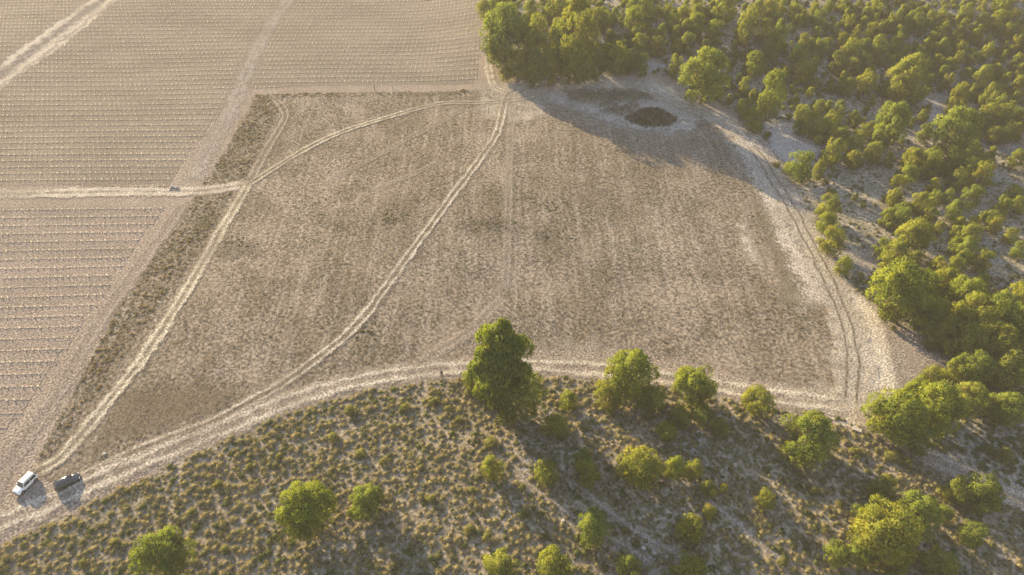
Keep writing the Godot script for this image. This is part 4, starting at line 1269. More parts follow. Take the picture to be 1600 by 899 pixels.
	pine(29.5, -203.2, 7.7, 5.9, "round", "medium dark pine, 9th from left, bottom tier in the belt beside the vineyard", "pines of the forest")
	pine(-9.3, -237.6, 8.6, 6.6, "round", " rounded pine, 1st from left, top tier in the belt beside the vineyard", "pines of the forest")
	pine(13.8, -211.5, 11.6, 6, "round", " rounded pine, 3rd from left, 2nd tier in the belt beside the vineyard", "pines of the forest")
	pine(27.1, -220.7, 8, 6.2, "round", "medium dark pine, 6th from left, top tier in the belt beside the vineyard", "pines of the forest")
	pine(104, -134.7, 4.9, 4.1, "round", " rounded pine, 3rd from left, top tier in open pinewood beside perimeter track", "pines of the forest")
	pine(113.5, -124.5, 4.7, 3.9, "round", " rounded pine, 6th from left, 4th tier in open pinewood beside perimeter track", "pines of the forest")
	pine(114.8, -120.4, 4.6, 3.8, "round", " rounded pine, 7th from left, 4th tier in open pinewood beside perimeter track", "pines of the forest")
	pine(101.2, -105.7, 4.3, 3.6, "round", " rounded pine, 9th from left, bottom tier in open pinewood beside perimeter track", "pines of the forest")
	pine(122.5, -131.7, 4.8, 4, "round", " rounded pine, 8th from left, 2nd tier in open pinewood beside perimeter track", "pines of the forest")
	pine(123.3, -135.6, 4.9, 4.1, "round", " rounded pine, 6th from left, top tier in open pinewood beside perimeter track", "pines of the forest")
	pine(81.2, -168.2, 5.6, 4.7, "round", "small dark pine, 2nd from left, 2nd tier beside the grey clearing", "pines of the forest")
	pine(90.3, -152.5, 5.3, 4.4, "round", " rounded pine, 3rd from left, bottom tier beside the grey clearing", "pines of the forest")
	pine(141.8, -183.8, 5.9, 4.9, "round", " rounded pine, 2nd from left, top tier around the two big round pines", "pines of the forest")
	pine(137.4, -162.2, 5.4, 4.5, "round", "small dark pine, 9th from left, 4th tier around the two big round pines", "pines of the forest")
	pine(133.2, -160.5, 5.4, 4.5, "round", "small dark pine, 7th from left, 4th tier around the two big round pines", "pines of the forest")
	pine(104.1, -196.4, 6.1, 5.1, "round", " rounded pine, 7th from left, bottom tier in the pinewood above the grey clearing", "pines of the forest")
	pine(156.2, -216.3, 6.4, 5.3, "round", "small dark pine, 8th from left, 2nd tier in the dense pinewood in the far corner", "pines of the forest")
	pine(160.8, -216.7, 6.4, 5.3, "round", "small dark pine, 9th from left, 2nd tier in the dense pinewood in the far corner", "pines of the forest")
	pine(146.7, -219.9, 6.4, 5.4, "round", "small dark pine, 4th from left, top tier in the dense pinewood in the far corner", "pines of the forest")
	pine(158.9, -219.8, 6.4, 5.4, "round", "small dark pine, 6th from left, top tier in the dense pinewood in the far corner", "pines of the forest")
	pine(120, -223.2, 6.5, 5.4, "round", " rounded pine, 2nd from left, top tier in the dense pinewood in the far corner", "pines of the forest")
	pine(55.3, -208, 6.7, 5.6, "round", " rounded pine, 5th from left, 3rd tier in the stand behind the pale bend", "pines of the forest")
	pine(29.9, -219.1, 7.4, 5.7, "round", "small dark pine, 7th from left, top tier in the belt beside the vineyard", "pines of the forest")
	pine(94.7, -131.7, 4.5, 3.7, "round", " rounded pine, 2nd from left, 2nd tier in open pinewood beside perimeter track", "pines of the forest")
	pine(105.2, -125.2, 4.3, 3.6, "round", " rounded pine, 4th from left, 4th tier in open pinewood beside perimeter track", "pines of the forest")
	pine(103.8, -122.5, 4.3, 3.6, "round", " rounded pine, 3rd from left, 4th tier in open pinewood beside perimeter track", "pines of the forest")
	pine(106.1, -140.1, 4.6, 3.9, "round", " rounded pine, 2nd from left, top tier in open pinewood beside perimeter track", "pines of the forest")
	pine(91.4, -163.8, 5.1, 4.2, "round", "small dark pine, 1st from left, 3rd tier beside the grey clearing", "pines of the forest")
	pine(97.7, -165.1, 5.1, 4.2, "round", "small dark pine, 3rd from left, 3rd tier beside the grey clearing", "pines of the forest")
	pine(130, -181.2, 8, 4.5, "round", "small slender pine, 1st from left, top tier around the two big round pines", "pines of the forest")
	pine(131.5, -168.5, 5.1, 4.3, "round", "small dark pine, 1st from left, 3rd tier around the two big round pines", "pines of the forest")
	pine(92.4, -222.6, 6, 5, "round", " rounded pine, 3rd from left, top tier in the pinewood above the grey clearing", "pines of the forest")
	pine(138, -217.3, 5.9, 4.9, "round", " rounded pine, 6th from left, 2nd tier in the dense pinewood in the far corner", "pines of the forest")
	pine(155, -197.9, 5.6, 4.7, "round", " rounded pine, 3rd from left, 6th tier in the dense pinewood in the far corner", "pines of the forest")
	pine(40.2, -226.2, 6.5, 5.4, "round", " rounded pine, 2nd from left, top tier in the stand behind the pale bend", "pines of the forest")
	pine(59.8, -218.4, 6.3, 5.3, "round", " rounded pine, 5th from left, 2nd tier in the stand behind the pale bend", "pines of the forest")
	pine(55.8, -214.2, 6.3, 5.2, "round", " rounded pine, 3rd from left, 2nd tier in the stand behind the pale bend", "pines of the forest")
	pine(61.1, -226.9, 6.5, 5.4, "round", " rounded pine, 7th from left, top tier in the stand behind the pale bend", "pines of the forest")
	pine(52.3, -217.4, 6.3, 5.3, "round", "small dark pine, 2nd from left, 2nd tier in the stand behind the pale bend", "pines of the forest")
	pine(26, -196.4, 9.5, 5, "round", "small dark pine, 8th from left, bottom tier in the belt beside the vineyard", "pines of the forest")
	pine(-1.8, -198.5, 6.5, 5.1, "round", " rounded pine, 1st from left, bottom tier in the belt beside the vineyard", "pines of the forest")
	pine(93.8, -111.4, 4.7, 3.1, "round", "small pale pine, 5th from left, bottom tier in open pinewood beside perimeter track", "pines of the forest")
	pine(101.6, -118.1, 4.8, 3.2, "round", "small pale pine, 4th from left, 5th tier in open pinewood beside perimeter track", "pines of the forest")
	pine(113.6, -127.1, 5, 3.3, "round", "small pale pine, 7th from left, 3rd tier in open pinewood beside perimeter track", "pines of the forest")
	pine(118.5, -131.9, 5.1, 3.4, "round", "small pale pine, 6th from left, 2nd tier in open pinewood beside perimeter track", "pines of the forest")
	pine(118.6, -130.9, 5.1, 3.4, "round", "small pale pine, 7th from left, 2nd tier in open pinewood beside perimeter track", "pines of the forest")
	pine(69.8, -188.5, 6.3, 4.2, "round", "small pale pine, 1st from left, bottom tier in the pinewood above the grey clearing", "pines of the forest")
	pine(79.7, -147.3, 6.5, 3.6, "round", "small slender pine, 1st from left, bottom tier around the two big round pines", "pines of the forest")
	pine(113.1, -163.2, 5.8, 3.9, "round", "small pale pine, 3rd from left, 4th tier around the two big round pines", "pines of the forest")
	pine(140.8, -177, 6.1, 4, "round", "small pale pine, 3rd from left, 2nd tier around the two big round pines", "pines of the forest")
	pine(137.2, -165.3, 4.7, 3.9, "round", "small dark pine, 8th from left, 4th tier around the two big round pines", "pines of the forest")
	pine(114.1, -212, 6.7, 4.5, "round", "small pale pine, 7th from left, 3rd tier in the pinewood above the grey clearing", "pines of the forest")
	pine(109.8, -205, 6.6, 4.4, "round", "small pale pine, 10th from left, 4th tier in the pinewood above the grey clearing", "pines of the forest")
	pine(99.1, -206.5, 5.3, 4.4, "round", "small dark pine, 6th from left, 4th tier in the pinewood above the grey clearing", "pines of the forest")
	pine(123, -216.7, 6.8, 4.5, "round", "small pale pine, 1st from left, 2nd tier in the dense pinewood in the far corner", "pines of the forest")
	pine(129.8, -215, 6.7, 4.5, "round", "small pale pine, 4th from left, 2nd tier in the dense pinewood in the far corner", "pines of the forest")
	pine(134, -203.8, 6.6, 4.4, "round", "small pale pine, 6th from left, 5th tier in the dense pinewood in the far corner", "pines of the forest")
	pine(136.6, -198.3, 6.5, 4.3, "round", "small pale pine, 1st from left, 6th tier in the dense pinewood in the far corner", "pines of the forest")
	pine(147.3, -201.4, 6.5, 4.3, "round", "small pale pine, 9th from left, 5th tier in the dense pinewood in the far corner", "pines of the forest")
	pine(44.2, -225.4, 7.4, 4.9, "round", "small pale pine, 3rd from left, top tier in the stand behind the pale bend", "pines of the forest")
	pine(47.2, -211.4, 7.1, 4.7, "round", "small pale pine, 3rd from left, 3rd tier in the stand behind the pale bend", "pines of the forest")
	pine(50.2, -196.5, 8.2, 4.6, "round", "small slender pine, 6th from left, bottom tier in the stand behind the pale bend", "pines of the forest")
	pine(21.9, -196.7, 8.8, 4.6, "round", "small dark pine, 7th from left, bottom tier in the belt beside the vineyard", "pines of the forest")
	pine(107.7, -135.9, 4.7, 3.2, "round", "small pale pine, 4th from left, top tier in open pinewood beside perimeter track", "pines of the forest")
	pine(100.2, -124.1, 4.5, 3, "round", "small pale pine, 2nd from left, 4th tier in open pinewood beside perimeter track", "pines of the forest")
	pine(108.5, -125.4, 4.5, 3, "round", "small pale pine, 6th from left, 3rd tier in open pinewood beside perimeter track", "pines of the forest")
	pine(88.9, -177.7, 5.6, 3.7, "round", "small pale pine, 2nd from left, top tier beside the grey clearing", "pines of the forest")
	pine(104, -169.7, 4.3, 3.6, "round", "small dark pine, 1st from left, 4th tier around the two big round pines", "pines of the forest")
	pine(149.9, -186.3, 5.7, 3.8, "round", "small pale pine, 5th from left, bottom tier in the dense pinewood in the far corner", "pines of the forest")
	pine(80.7, -223.7, 6.3, 4.2, "round", "small pale pine, 1st from left, top tier in the pinewood above the grey clearing", "pines of the forest")
	pine(98.4, -221.8, 6.3, 4.2, "round", "small pale pine, 4th from left, top tier in the pinewood above the grey clearing", "pines of the forest")
	pine(92, -208.1, 6, 4, "round", "small pale pine, 4th from left, 3rd tier in the pinewood above the grey clearing", "pines of the forest")
	pine(100.3, -189.6, 5.8, 3.8, "round", "small pale pine, 6th from left, bottom tier in the pinewood above the grey clearing", "pines of the forest")
	pine(94.4, -207.3, 4.8, 4, "round", "small dark pine, 4th from left, 4th tier in the pinewood above the grey clearing", "pines of the forest")
	pine(128.7, -217.7, 6.2, 4.1, "round", "small pale pine, 3rd from left, 2nd tier in the dense pinewood in the far corner", "pines of the forest")
	pine(125.2, -214.8, 6.1, 4.1, "round", "small pale pine, 2nd from left, 2nd tier in the dense pinewood in the far corner", "pines of the forest")
	pine(122, -208, 6, 4, "round", "small pale pine, 2nd from left, 4th tier in the dense pinewood in the far corner", "pines of the forest")
	pine(119.9, -205.8, 6, 4, "round", "small pale pine, 1st from left, 4th tier in the dense pinewood in the far corner", "pines of the forest")
	pine(134.1, -209.6, 6.1, 4, "round", "small pale pine, 4th from left, 4th tier in the dense pinewood in the far corner", "pines of the forest")
	pine(131.8, -207.7, 6, 4, "round", "small pale pine, 3rd from left, 4th tier in the dense pinewood in the far corner", "pines of the forest")
	pine(139.3, -203.2, 6, 4, "round", "small pale pine, 7th from left, 5th tier in the dense pinewood in the far corner", "pines of the forest")
	pine(156.7, -210.4, 6.1, 4, "round", "small pale pine, 1st from left, 3rd tier in the dense pinewood in the far corner", "pines of the forest")
	pine(157.8, -205.8, 6, 4, "round", "small pale pine, 5th from left, 4th tier in the dense pinewood in the far corner", "pines of the forest")
	pine(154, -193.4, 5.8, 3.9, "round", "small pale pine, 3rd from left, 7th tier in the dense pinewood in the far corner", "pines of the forest")
	pine(150.7, -187.5, 5.7, 3.8, "round", "small pale pine, 6th from left, bottom tier in the dense pinewood in the far corner", "pines of the forest")
	pine(151.7, -217.4, 4.9, 4.1, "round", "small dark pine, 7th from left, 2nd tier in the dense pinewood in the far corner", "pines of the forest")
	pine(47.9, -223.4, 5.3, 4.5, "round", "small dark pine, 4th from left, top tier in the stand behind the pale bend", "pines of the forest")
	pine(50.6, -222, 6.6, 4.4, "round", "small pale pine, 5th from left, top tier in the stand behind the pale bend", "pines of the forest")
	pine(55.8, -220.9, 6.6, 4.4, "round", "small pale pine, 6th from left, top tier in the stand behind the pale bend", "pines of the forest")
	pine(60.5, -221.7, 6.6, 4.4, "round", "small pale pine, 8th from left, top tier in the stand behind the pale bend", "pines of the forest")
	pine(39.1, -211.4, 6.5, 4.3, "round", "small pale pine, 1st from left, 3rd tier in the stand behind the pale bend", "pines of the forest")
	pine(52, -207.9, 5.1, 4.3, "round", "small dark pine, 4th from left, 3rd tier in the stand behind the pale bend", "pines of the forest")
	pine(94.4, -176.1, 6, 3.3, "round", "small slender pine, 7th from left, 2nd tier beside the grey clearing", "pines of the forest")
	pine(97.1, -173.2, 4.9, 3.3, "round", "small pale pine, 8th from left, 2nd tier beside the grey clearing", "pines of the forest")
	pine(138, -180.7, 5, 3.4, "round", "small pale pine, 1st from left, 2nd tier around the two big round pines", "pines of the forest")
	pine(146.5, -180.4, 5, 3.4, "round", "small pale pine, 4th from left, 2nd tier around the two big round pines", "pines of the forest")
	pine(137.4, -177.2, 5, 3.3, "round", "small pale pine, 2nd from left, 2nd tier around the two big round pines", "pines of the forest")
	pine(133.2, -167, 3.8, 3.2, "round", "small dark pine, 5th from left, 4th tier around the two big round pines", "pines of the forest")
	pine(103.8, -151.5, 4.5, 3, "round", "small pale pine, 4th from left, bottom tier around the two big round pines", "pines of the forest")
	pine(123.3, -156.3, 4.6, 3.1, "round", "small pale pine, 14th from left, bottom tier around the two big round pines", "pines of the forest")
	pine(91.8, -216.9, 5.6, 3.7, "round", "small pale pine, 2nd from left, 2nd tier in the pinewood above the grey clearing", "pines of the forest")
	pine(97.2, -211.9, 5.5, 3.7, "round", "small pale pine, 5th from left, 3rd tier in the pinewood above the grey clearing", "pines of the forest")
	pine(109.1, -217.3, 5.6, 3.7, "round", "small pale pine, 4th from left, 2nd tier in the pinewood above the grey clearing", "pines of the forest")
	pine(109.6, -226.1, 5.7, 3.8, "round", "small pale pine, 6th from left, top tier in the pinewood above the grey clearing", "pines of the forest")
	pine(104.3, -208.9, 5.5, 3.6, "round", "small pale pine, 6th from left, 3rd tier in the pinewood above the grey clearing", "pines of the forest")
	pine(105.4, -226.7, 5.7, 3.8, "round", "small pale pine, 5th from left, top tier in the pinewood above the grey clearing", "pines of the forest")
	pine(114.5, -205.8, 5.4, 3.6, "round", "small pale pine, 2nd from left, 5th tier in the dense pinewood in the far corner", "pines of the forest")
	pine(113.2, -201.9, 5.4, 3.6, "round", "small pale pine, 1st from left, 5th tier in the dense pinewood in the far corner", "pines of the forest")
	pine(131.4, -219.4, 5.6, 3.7, "round", "small pale pine, 5th from left, 2nd tier in the dense pinewood in the far corner", "pines of the forest")
	pine(122.7, -203.3, 5.4, 3.6, "round", "small pale pine, 4th from left, 5th tier in the dense pinewood in the far corner", "pines of the forest")
	pine(130.1, -205.4, 5.4, 3.6, "round", "small pale pine, 5th from left, 5th tier in the dense pinewood in the far corner", "pines of the forest")
	pine(141.7, -201.1, 5.3, 3.6, "round", "small pale pine, 8th from left, 5th tier in the dense pinewood in the far corner", "pines of the forest")
	pine(142.2, -199.4, 5.3, 3.5, "round", "small pale pine, 2nd from left, 6th tier in the dense pinewood in the far corner", "pines of the forest")
	pine(160.9, -210.5, 5.5, 3.6, "round", "small pale pine, 2nd from left, 3rd tier in the dense pinewood in the far corner", "pines of the forest")
	pine(143.9, -193.6, 5.2, 3.5, "round", "small pale pine, 2nd from left, 7th tier in the dense pinewood in the far corner", "pines of the forest")
	pine(148.1, -189.9, 5.2, 3.5, "round", "small pale pine, 4th from left, bottom tier in the dense pinewood in the far corner", "pines of the forest")
	pine(131.3, -190.2, 5.2, 3.5, "round", "small pale pine, 2nd from left, bottom tier in the dense pinewood in the far corner", "pines of the forest")
	pine(130.9, -193.7, 5.2, 3.5, "round", "small pale pine, 1st from left, 7th tier in the dense pinewood in the far corner", "pines of the forest")
	pine(119.8, -226.1, 5.7, 3.8, "round", "small pale pine, 1st from left, top tier in the dense pinewood in the far corner", "pines of the forest")
	pine(122.5, -221.7, 4.5, 3.8, "round", "small dark pine, 3rd from left, top tier in the dense pinewood in the far corner", "pines of the forest")
	pine(33.8, -222.2, 6, 4, "round", "small pale pine, 1st from left, top tier in the stand behind the pale bend", "pines of the forest")
	pine(32.8, -206.8, 6.9, 3.8, "round", "small slender pine, 1st from left, bottom tier in the stand behind the pale bend", "pines of the forest")
	pine(72.7, -213.9, 5.5, 3.7, "round", "small pale pine, 1st from left, 3rd tier in the pinewood above the grey clearing", "pines of the forest")
	pine(106.5, -126.4, 3.6, 2.4, "round", "small pale pine, 5th from left, 3rd tier in open pinewood beside perimeter track", "pines of the forest")
	pine(97.9, -143.3, 3.9, 2.6, "round", "small pale pine, 3rd from left, bottom tier around the two big round pines", "pines of the forest")
	pine(92.3, -179, 4.5, 3, "round", "small pale pine, 3rd from left, top tier beside the grey clearing", "pines of the forest")
	pine(91.6, -190.5, 4.6, 3.1, "round", "small pale pine, 4th from left, bottom tier in the pinewood above the grey clearing", "pines of the forest")
	far_pine(117, -172.6, 4.7, 3.1)
	far_pine(132.5, -180.5, 4.8, 3.2)
	far_pine(141.6, -181.4, 4.8, 3.2)
	far_pine(89.2, -225.4, 5.5, 3.6)
	far_pine(108.7, -220.3, 5.4, 3.6)
	far_pine(115.6, -220.8, 5.4, 3.6)
	far_pine(117, -213.1, 5.3, 3.5)
	far_pine(110.1, -212.4, 5.3, 3.5)
	far_pine(127.5, -221.6, 5.4, 3.6)
	far_pine(135.2, -218.2, 5.4, 3.6)
	far_pine(140.3, -216.5, 5.3, 3.6)
	far_pine(119.2, -214.5, 5.3, 3.5)
	far_pine(123.3, -211.8, 5.3, 3.5)
	far_pine(116.8, -198.6, 5.1, 3.4)
	far_pine(138, -213.1, 5.3, 3.5)
	far_pine(135.4, -208.8, 5.2, 3.5)
	far_pine(131.8, -203.8, 5.2, 3.4)
	far_pine(126.9, -202.6, 5.2, 3.4)
	far_pine(130.7, -198.8, 5.1, 3.4)
	far_pine(131.6, -197.3, 5.1, 3.4)
	far_pine(133.9, -197.3, 5.1, 3.4)
	far_pine(146.5, -209.6, 5.2, 3.5)
	far_pine(159.3, -211.8, 5.3, 3.5)
	far_pine(159.2, -205.3, 5.2, 3.5)
	far_pine(147.1, -194.3, 5, 3.4)
	far_pine(154.9, -224.5, 5.4, 3.6)
	far_pine(152.6, -214.9, 5.3, 3.5)
	far_pine(144.5, -214.3, 5.3, 3.5)
	far_pine(117.4, -217.6, 5.3, 3.6)
	far_pine(30.3, -224.7, 5.5, 3.7)
	far_pine(52.7, -213.6, 5.3, 3.5)
	far_pine(44.3, -213, 5.3, 3.5)
	far_pine(31.6, -212.8, 5.3, 3.5)
	far_pine(61.1, -207, 5.2, 3.5)
	far_pine(57.6, -226.5, 5.5, 3.7)
	far_pine(112.3, -127.9, 3.5, 2.3)
	far_pine(117.1, -128.1, 3.5, 2.3)
	far_pine(84, -183.1, 4.3, 2.9)
	far_pine(97.8, -171.6, 4.1, 2.7)
	far_pine(135.9, -184.2, 4.3, 2.9)
	far_pine(146, -185.5, 4.3, 2.9)
	far_pine(143.9, -176.7, 4.2, 2.8)
	far_pine(100.2, -153.5, 3.9, 2.6)
	far_pine(103.5, -216.4, 4.7, 3.1)
	far_pine(110.6, -224.6, 4.8, 3.2)
	far_pine(111.8, -222.8, 4.7, 3.2)
	far_pine(116.5, -224, 4.8, 3.2)
	far_pine(113.6, -217.3, 4.7, 3.1)
	far_pine(84.1, -195.7, 4.4, 3)
	far_pine(129.1, -221.2, 4.7, 3.1)
	far_pine(133, -215.8, 4.7, 3.1)
	far_pine(122.1, -215.6, 4.7, 3.1)
	far_pine(116.3, -200.8, 4.5, 3)
	far_pine(119.4, -200.7, 4.5, 3)
	far_pine(140, -210.1, 4.6, 3.1)
	far_pine(140.8, -208.3, 4.6, 3.1)
	far_pine(139.3, -206.1, 4.6, 3)
	far_pine(128.1, -200.5, 4.5, 3)
	far_pine(135.9, -202.5, 4.5, 3)
	far_pine(148.8, -212.4, 4.6, 3.1)
	far_pine(155.2, -212.2, 4.6, 3.1)
	far_pine(152.4, -200.9, 4.5, 3)
	far_pine(148.5, -193, 4.4, 2.9)
	far_pine(35.4, -208.5, 4.6, 3.1)
	far_pine(96.4, -189.3, 3.7, 2.5)
	far_pine(145.7, -188.2, 3.7, 2.5)
	far_pine(95.6, -218.8, 4, 2.7)
	far_pine(104, -213.1, 4, 2.7)
	far_pine(82.4, -202.9, 3.9, 2.6)
	far_pine(126.7, -214.2, 4, 2.7)
	far_pine(114.3, -200.5, 3.9, 2.6)
	far_pine(145.8, -202.2, 3.9, 2.6)
	far_pine(147.7, -213.8, 4, 2.7)
	far_pine(148.1, -208.6, 3.9, 2.6)
	far_pine(150.5, -208.6, 3.9, 2.6)
	far_pine(145, -218.4, 4, 2.7)
	far_pine(154.8, -205.6, 3.9, 2.6)
	far_pine(155.9, -203.9, 3.9, 2.6)
	far_pine(95.9, -223, 3.4, 2.3)
	far_pine(95.4, -221, 3.4, 2.3)
	far_pine(148.8, -218.9, 3.4, 2.2)
	fill_forest()
	M.grass_shrub = leafy(Color(.9, .9, .6))
	M.shrubs = [shrub_mesh(), shrub_mesh(), shrub_mesh()]
	shrub(-13.4, -55.9, 2.5, "olive shrub among the tussocks right of the low wide pine")
	shrub(-14.7, -76.2, 2.6, "olive shrub among the tussocks left of the small yellowish pine")
	shrub(-19.8, -74.7, 2.6, "olive shrub, 2nd nearest of those left of the small yellowish pine")
	shrub(-21.6, -70.4, 1.9, "olive shrub among the tussocks above the low wide pine")
	shrub(-3.7, -66.8, 3.2, "olive shrub among the tussocks above the small pine below the tallest pine")
	shrub(-15.6, -62.1, 1.5, "olive shrub, 2nd nearest of those right of the low wide pine")
	shrub(-40.5, -64.3, 1.8, "olive shrub among the tussocks above the flat-topped lone pine")
	shrub(-26.5, -64.7, 2.5, "olive shrub, 2nd nearest of those above the low wide pine")
	shrub(-29.8, -73.8, 3.1, "olive shrub among the tussocks far above the low wide pine")
	shrub(-31.9, -68, 2.5, "olive shrub, 3rd nearest of those above the low wide pine")
	shrub(-18.5, -57.7, 1.5, "olive shrub, 3rd nearest of those right of the low wide pine")
	shrub(-6.7, -57.5, 2.1, "olive shrub among the tussocks below the small pine below the tallest pine")
	shrub(-6.9, -50.6, 2.5, "olive shrub among the tussocks above the leftmost cut pine")
	shrub(-3.8, -49.3, 2.4, "olive shrub, 2nd nearest of those above the leftmost cut pine")
	shrub(1.6, -58.2, 1.9, "olive shrub among the tussocks left of the leftmost of two close pines")
	shrub(5.3, -49.6, 1.6, "olive shrub among the tussocks above the second cut pine")
	shrub(1.6, -53.4, 2.5, "olive shrub among the tussocks below the leftmost of two close pines")
	shrub(18.1, -50.7, 1.8, "olive shrub among the tussocks right of the round pine by the footpath")
	shrub(25, -72.8, 2.6, "olive shrub among the tussocks below the shaded low pine")
	shrub(60.1, -64.7, 2.9, "olive shrub among the tussocks below the junction clump")
	shrub(66.4, -64.2, 3.3, "olive shrub among the tussocks above the dark green lone pine")
	shrub(68.4, -63.2, 2.7, "olive shrub, 2nd nearest of those below the junction clump")
	shrub(48.7, -60.5, 2, "olive shrub among the tussocks right of the ragged small pine")
	shrub(85.3, -63.8, 4.4, "olive shrub among the tussocks above the shaded pair")
	shrub(83.6, -65.3, 3.1, "olive shrub, 2nd nearest of those above the shaded pair")
	shrub(72.5, -57.4, 3, "olive shrub among the tussocks left of the shaded pair")
	shrub(50.6, -57.7, 2.1, "olive shrub, 2nd nearest of those right of the ragged small pine")
	shrub(54.1, -55.1, 1.9, "olive shrub among the tussocks left of the big bottom clump")
	shrub(50.2, -50.7, 1.6, "olive shrub among the tussocks above the big bottom clump")
	shrub(41.9, -45.5, 2, "olive shrub, 2nd nearest of those left of the big bottom clump")
	shrub(-7.9, -78.5, 2.9, "olive shrub among the tussocks below the small yellowish pine")
	shrub(-5.4, -77.3, 3.1, "olive shrub, 2nd nearest of those below the small yellowish pine")
	shrub(-11.8, -74.3, 2.4, "olive shrub, 3rd nearest of those below the small yellowish pine")
	shrub(-9.4, -72.1, 2.1, "olive shrub, 4th nearest of those below the small yellowish pine")
	shrub(76.6, -115.2, 2, "olive shrub among the tussocks far above the junction clump")
	shrub(77.7, -110.5, 2.3, "olive shrub, 2nd nearest of those far above the junction clump")
	shrub(72.9, -150.7, 3.4, "olive shrub among the tussocks far above the neat round pine")
	shrub(70.7, -153.6, 2.7, "olive shrub among the tussocks far above the broad track pine")
	shrub(81.8, -141.7, 2.9, "olive shrub, 3rd nearest of those far above the junction clump")
	shrub(81.5, -145.8, 2.7, "olive shrub, 4th nearest of those far above the junction clump")
	shrub(78.6, -94.4, 1.8, "olive shrub among the tussocks above the junction clump")
	shrub(83.5, -89.6, 3.1, "olive shrub, 2nd nearest of those above the junction clump")
	shrub(-49.6, -58.6, 2.2, "olive shrub among the tussocks far above the lone pine below the cars")
	shrub(-45.2, -62.2, 2, "olive shrub among the tussocks left of the flat-topped lone pine")
	shrub(-52.4, -54, 1.9, "olive shrub among the tussocks above the lone pine below the cars")
	shrub(-62.9, -48.7, 2.2, "olive shrub among the tussocks left of the lone pine below the cars")
	shrub(-66.6, -45.6, 2, "olive shrub, 2nd nearest of those left of the lone pine below the cars")
	shrub(-45.3, -47.7, 2, "olive shrub among the tussocks right of the lone pine below the cars")
	shrub(-16.1, -47.5, 2, "olive shrub among the tussocks below the low wide pine")
	shrub(-22.2, -63.4, 2, "olive shrub, 4th nearest of those above the low wide pine")
	scatter_ground_cover()
	small_things()

func fill_forest() -> void:      # the trees that the wood runs on with, beyond the ones that can be told apart
	var taken: Array[Vector2] = []
	for o in get_children():
		if o.name.begins_with("pine_tree"): taken.append(Vector2(o.position.x, o.position.z))
	for t in far_places: taken.append(Vector2(t.origin.x, t.origin.z))
	for i in 4200:
		var x := rng.randf_range(-6, 300)
		var z := rng.randf_range(-345, -120)
		var out := not seen(x, z, 0) or z < -272
		if not out and (not within(F_forest, x, z) or x < 60 or z > -175): continue
		if out and (x < .045 * (z + 190) - 2 or (z > -200 and x < 130)): continue
		if not out and on_track(x, z): continue
		var gap := rng.randf_range(3.2, 5.0) if not out else rng.randf_range(4.5, 6.5)
		var free := true
		for q in taken:
			if q.distance_squared_to(Vector2(x, z)) < gap * gap:
				free = false
				break
		if not free: continue
		taken.append(Vector2(x, z))
		var w := rng.randf_range(2.0, 3.4) if not out else rng.randf_range(4.5, 8.0)
		far_pine(x, z, w * rng.randf_range(1.2, 1.6) + (3.5 if out else 0.0), w)
	for k in 3:
		var where: Array[Transform3D] = []
		for i in far_places.size():
			if i % 3 == k: where.append(far_places[i])
		var kind: String = ["round", "cone", "dome"][k]
		copies("distant_pine_wood", crowns[kind][0], M.needles, where, [])
		copies("distant_pine_trunk", trunks[kind][0], M.bark, where, [])

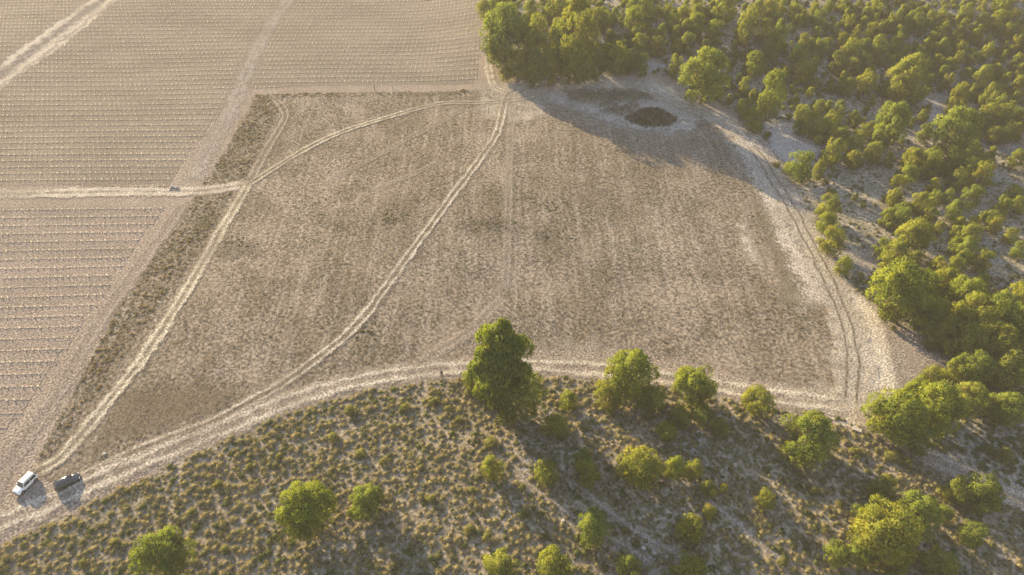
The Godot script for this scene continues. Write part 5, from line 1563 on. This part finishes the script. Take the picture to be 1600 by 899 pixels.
func small_things() -> void:
	boulder("rock", "pale rock in the stubble above the black car", -71.41, -64.85, Vector3(.75, .45, .6), M.stone, 1)
	boulder("rock", "pale rock, upper of two beside the bare stony patch near the bottom edge", 20.63, -47.76, Vector3(.9, .6, .8), M.stone, 2)
	boulder("rock", "pale rock in the middle of the bare stony patch near the bottom edge", 22.22, -46.96, Vector3(.8, .5, .7), M.stone, 3)
	boulder("rock", "pale rock at the right end of the bare stony patch near the bottom edge", 24.14, -46.37, Vector3(.7, .5, .9), M.stone, 4)
	boulder("rock", "small grey rock beside a footpath on the tussock slope", 8.28, -52.24, Vector3(.7, .5, .6), M.stone, 5)
	boulder("rock", "small white rock in the shade below the dark low pine", 33.40, -69.37, Vector3(.6, .5, .6), M.stone, 6)
	var pile := thing("stone_pile", "small heap of grey and brown stones where the cross track meets the headland", "stone pile", ground(-87.07, -143.24))
	for i in 14:
		boulder("stone", "", rng.randf_range(-1.0, 1.0), rng.randf_range(-.6, .6), Vector3.ONE * rng.randf_range(.35, .7), [M.stone, M.earth_stone, M.stone][i % 3], 20 + i, pile, rng.randf_range(.1, .5))
	# pale slab over the ditch where the exit track leaves the field corner
	var slab := thing("culvert_slab", "pale concrete slab with a dark gap at the start of the exit track", "slab", ground(62.30, -69.85), -.5)
	var bm := BoxMesh.new()
	bm.size = Vector3(1.5, .2, .8)
	part("slab_top", bm, M.stone, slab, Vector3(0, .32, 0))
	var side := BoxMesh.new()
	side.size = Vector3(.25, .42, .7)
	part("slab_footing", side, M.stone, slab, Vector3(-.6, .02, 0))
	part("slab_footing", side, M.stone, slab, Vector3(.6, .02, 0))
	var spots := [Vector2(-42.81, -194.60), Vector2(-40.43, -194.63), Vector2(-37.35, -195.47)]
	var said := ["dark wooden post at the top edge of the field, leftmost of three", "pale wooden post at the top edge of the field, middle of three", "grey wooden post at the top edge of the field, rightmost of three"]
	for i in 3:
		var post := thing("field_post", said[i], "post", ground(spots[i].x, spots[i].y), 0, "posts at the field edge")
		var st := SurfaceTool.new()
		st.begin(Mesh.PRIMITIVE_TRIANGLES)
		tube(st, Vector3(0, -.2, 0), Vector3(.06, 1.7, .03), .13, .11, 8)
		st.generate_normals()
		part("shaft", st.commit(), [M.post, M.white_stone, M.stone][i], post)
		var cap := SurfaceTool.new()
		cap.begin(Mesh.PRIMITIVE_TRIANGLES)
		tube(cap, Vector3(.06, 1.7, .03), Vector3(.063, 1.82, .03), .14, .06, 8)
		cap.generate_normals()
		part("post_cap", cap.commit(), [M.post, M.white_stone, M.stone][i], post)
	brush_heap(40.77, -176.86)
	white_car(-81.98, -58.81, -1.970)
	black_car(-75.15, -59.23, 0.626)
	person(-13.60, -82.36)

func brush_heap(x: float, z: float) -> void:
	var o := thing("brush_heap", "dark brown heap of cut brush in the shaded pale clearing by the forest", "brush heap", ground(x, z))
	var st := SurfaceTool.new()
	st.begin(Mesh.PRIMITIVE_TRIANGLES)
	st.set_smooth_group(0)
	var rings := 12
	var seg := 40
	var at := func(j: int, i: int) -> Vector3:
		var a := TAU * (i % seg) / seg
		var u := float(j) / rings
		var rx := 6.1 * (1 + .07 * sin(a * 2 + 1) + .07 * sin(a * 5) + .05 * sin(a * 9 + 2))
		var px := rx * u * cos(a)
		var pz := rx * .62 * u * sin(a)
		return Vector3(px, 3.0 * pow(1 - u * u, .8) * (1 + .55 * fine.get_noise_2d(px * 5, pz * 5)) + .9 * fine.get_noise_2d(px * 12, pz * 12) * (1 - u) - .12, pz)
	for j in rings:
		for i in seg:
			var q := [(at as Callable).call(j, i), (at as Callable).call(j, i + 1), (at as Callable).call(j + 1, i), (at as Callable).call(j + 1, i + 1)]
			for k in [0, 1, 2, 1, 3, 2]: st.add_vertex(q[k])
	st.generate_normals()
	part("mound", st.commit(), M.dark_soil, o)
	var V := PackedVector3Array()
	var N := PackedVector3Array()
	var C := PackedColorArray()
	for k in 3200:
		var a := rng.randf() * TAU
		var u := pow(rng.randf(), .6) * 1.22
		var p := Vector3(6.1 * u * cos(a), 2.9 * pow(maxf(1 - u * u, 0), .8) - .1, 3.8 * u * sin(a))
		leaf(V, N, C, p, (Vector3.UP * .7 + dirv()).normalized(), rng.randf_range(.5, 1.3), .14, (Vector3.UP + dirv() * .7).normalized(), Color(.08, .06, .035).lerp(Color(.16, .13, .07), rng.randf()))
	tag(part("twigs", mesh_of(V, N, C), M.grass, o), "", "", "", "stuff")
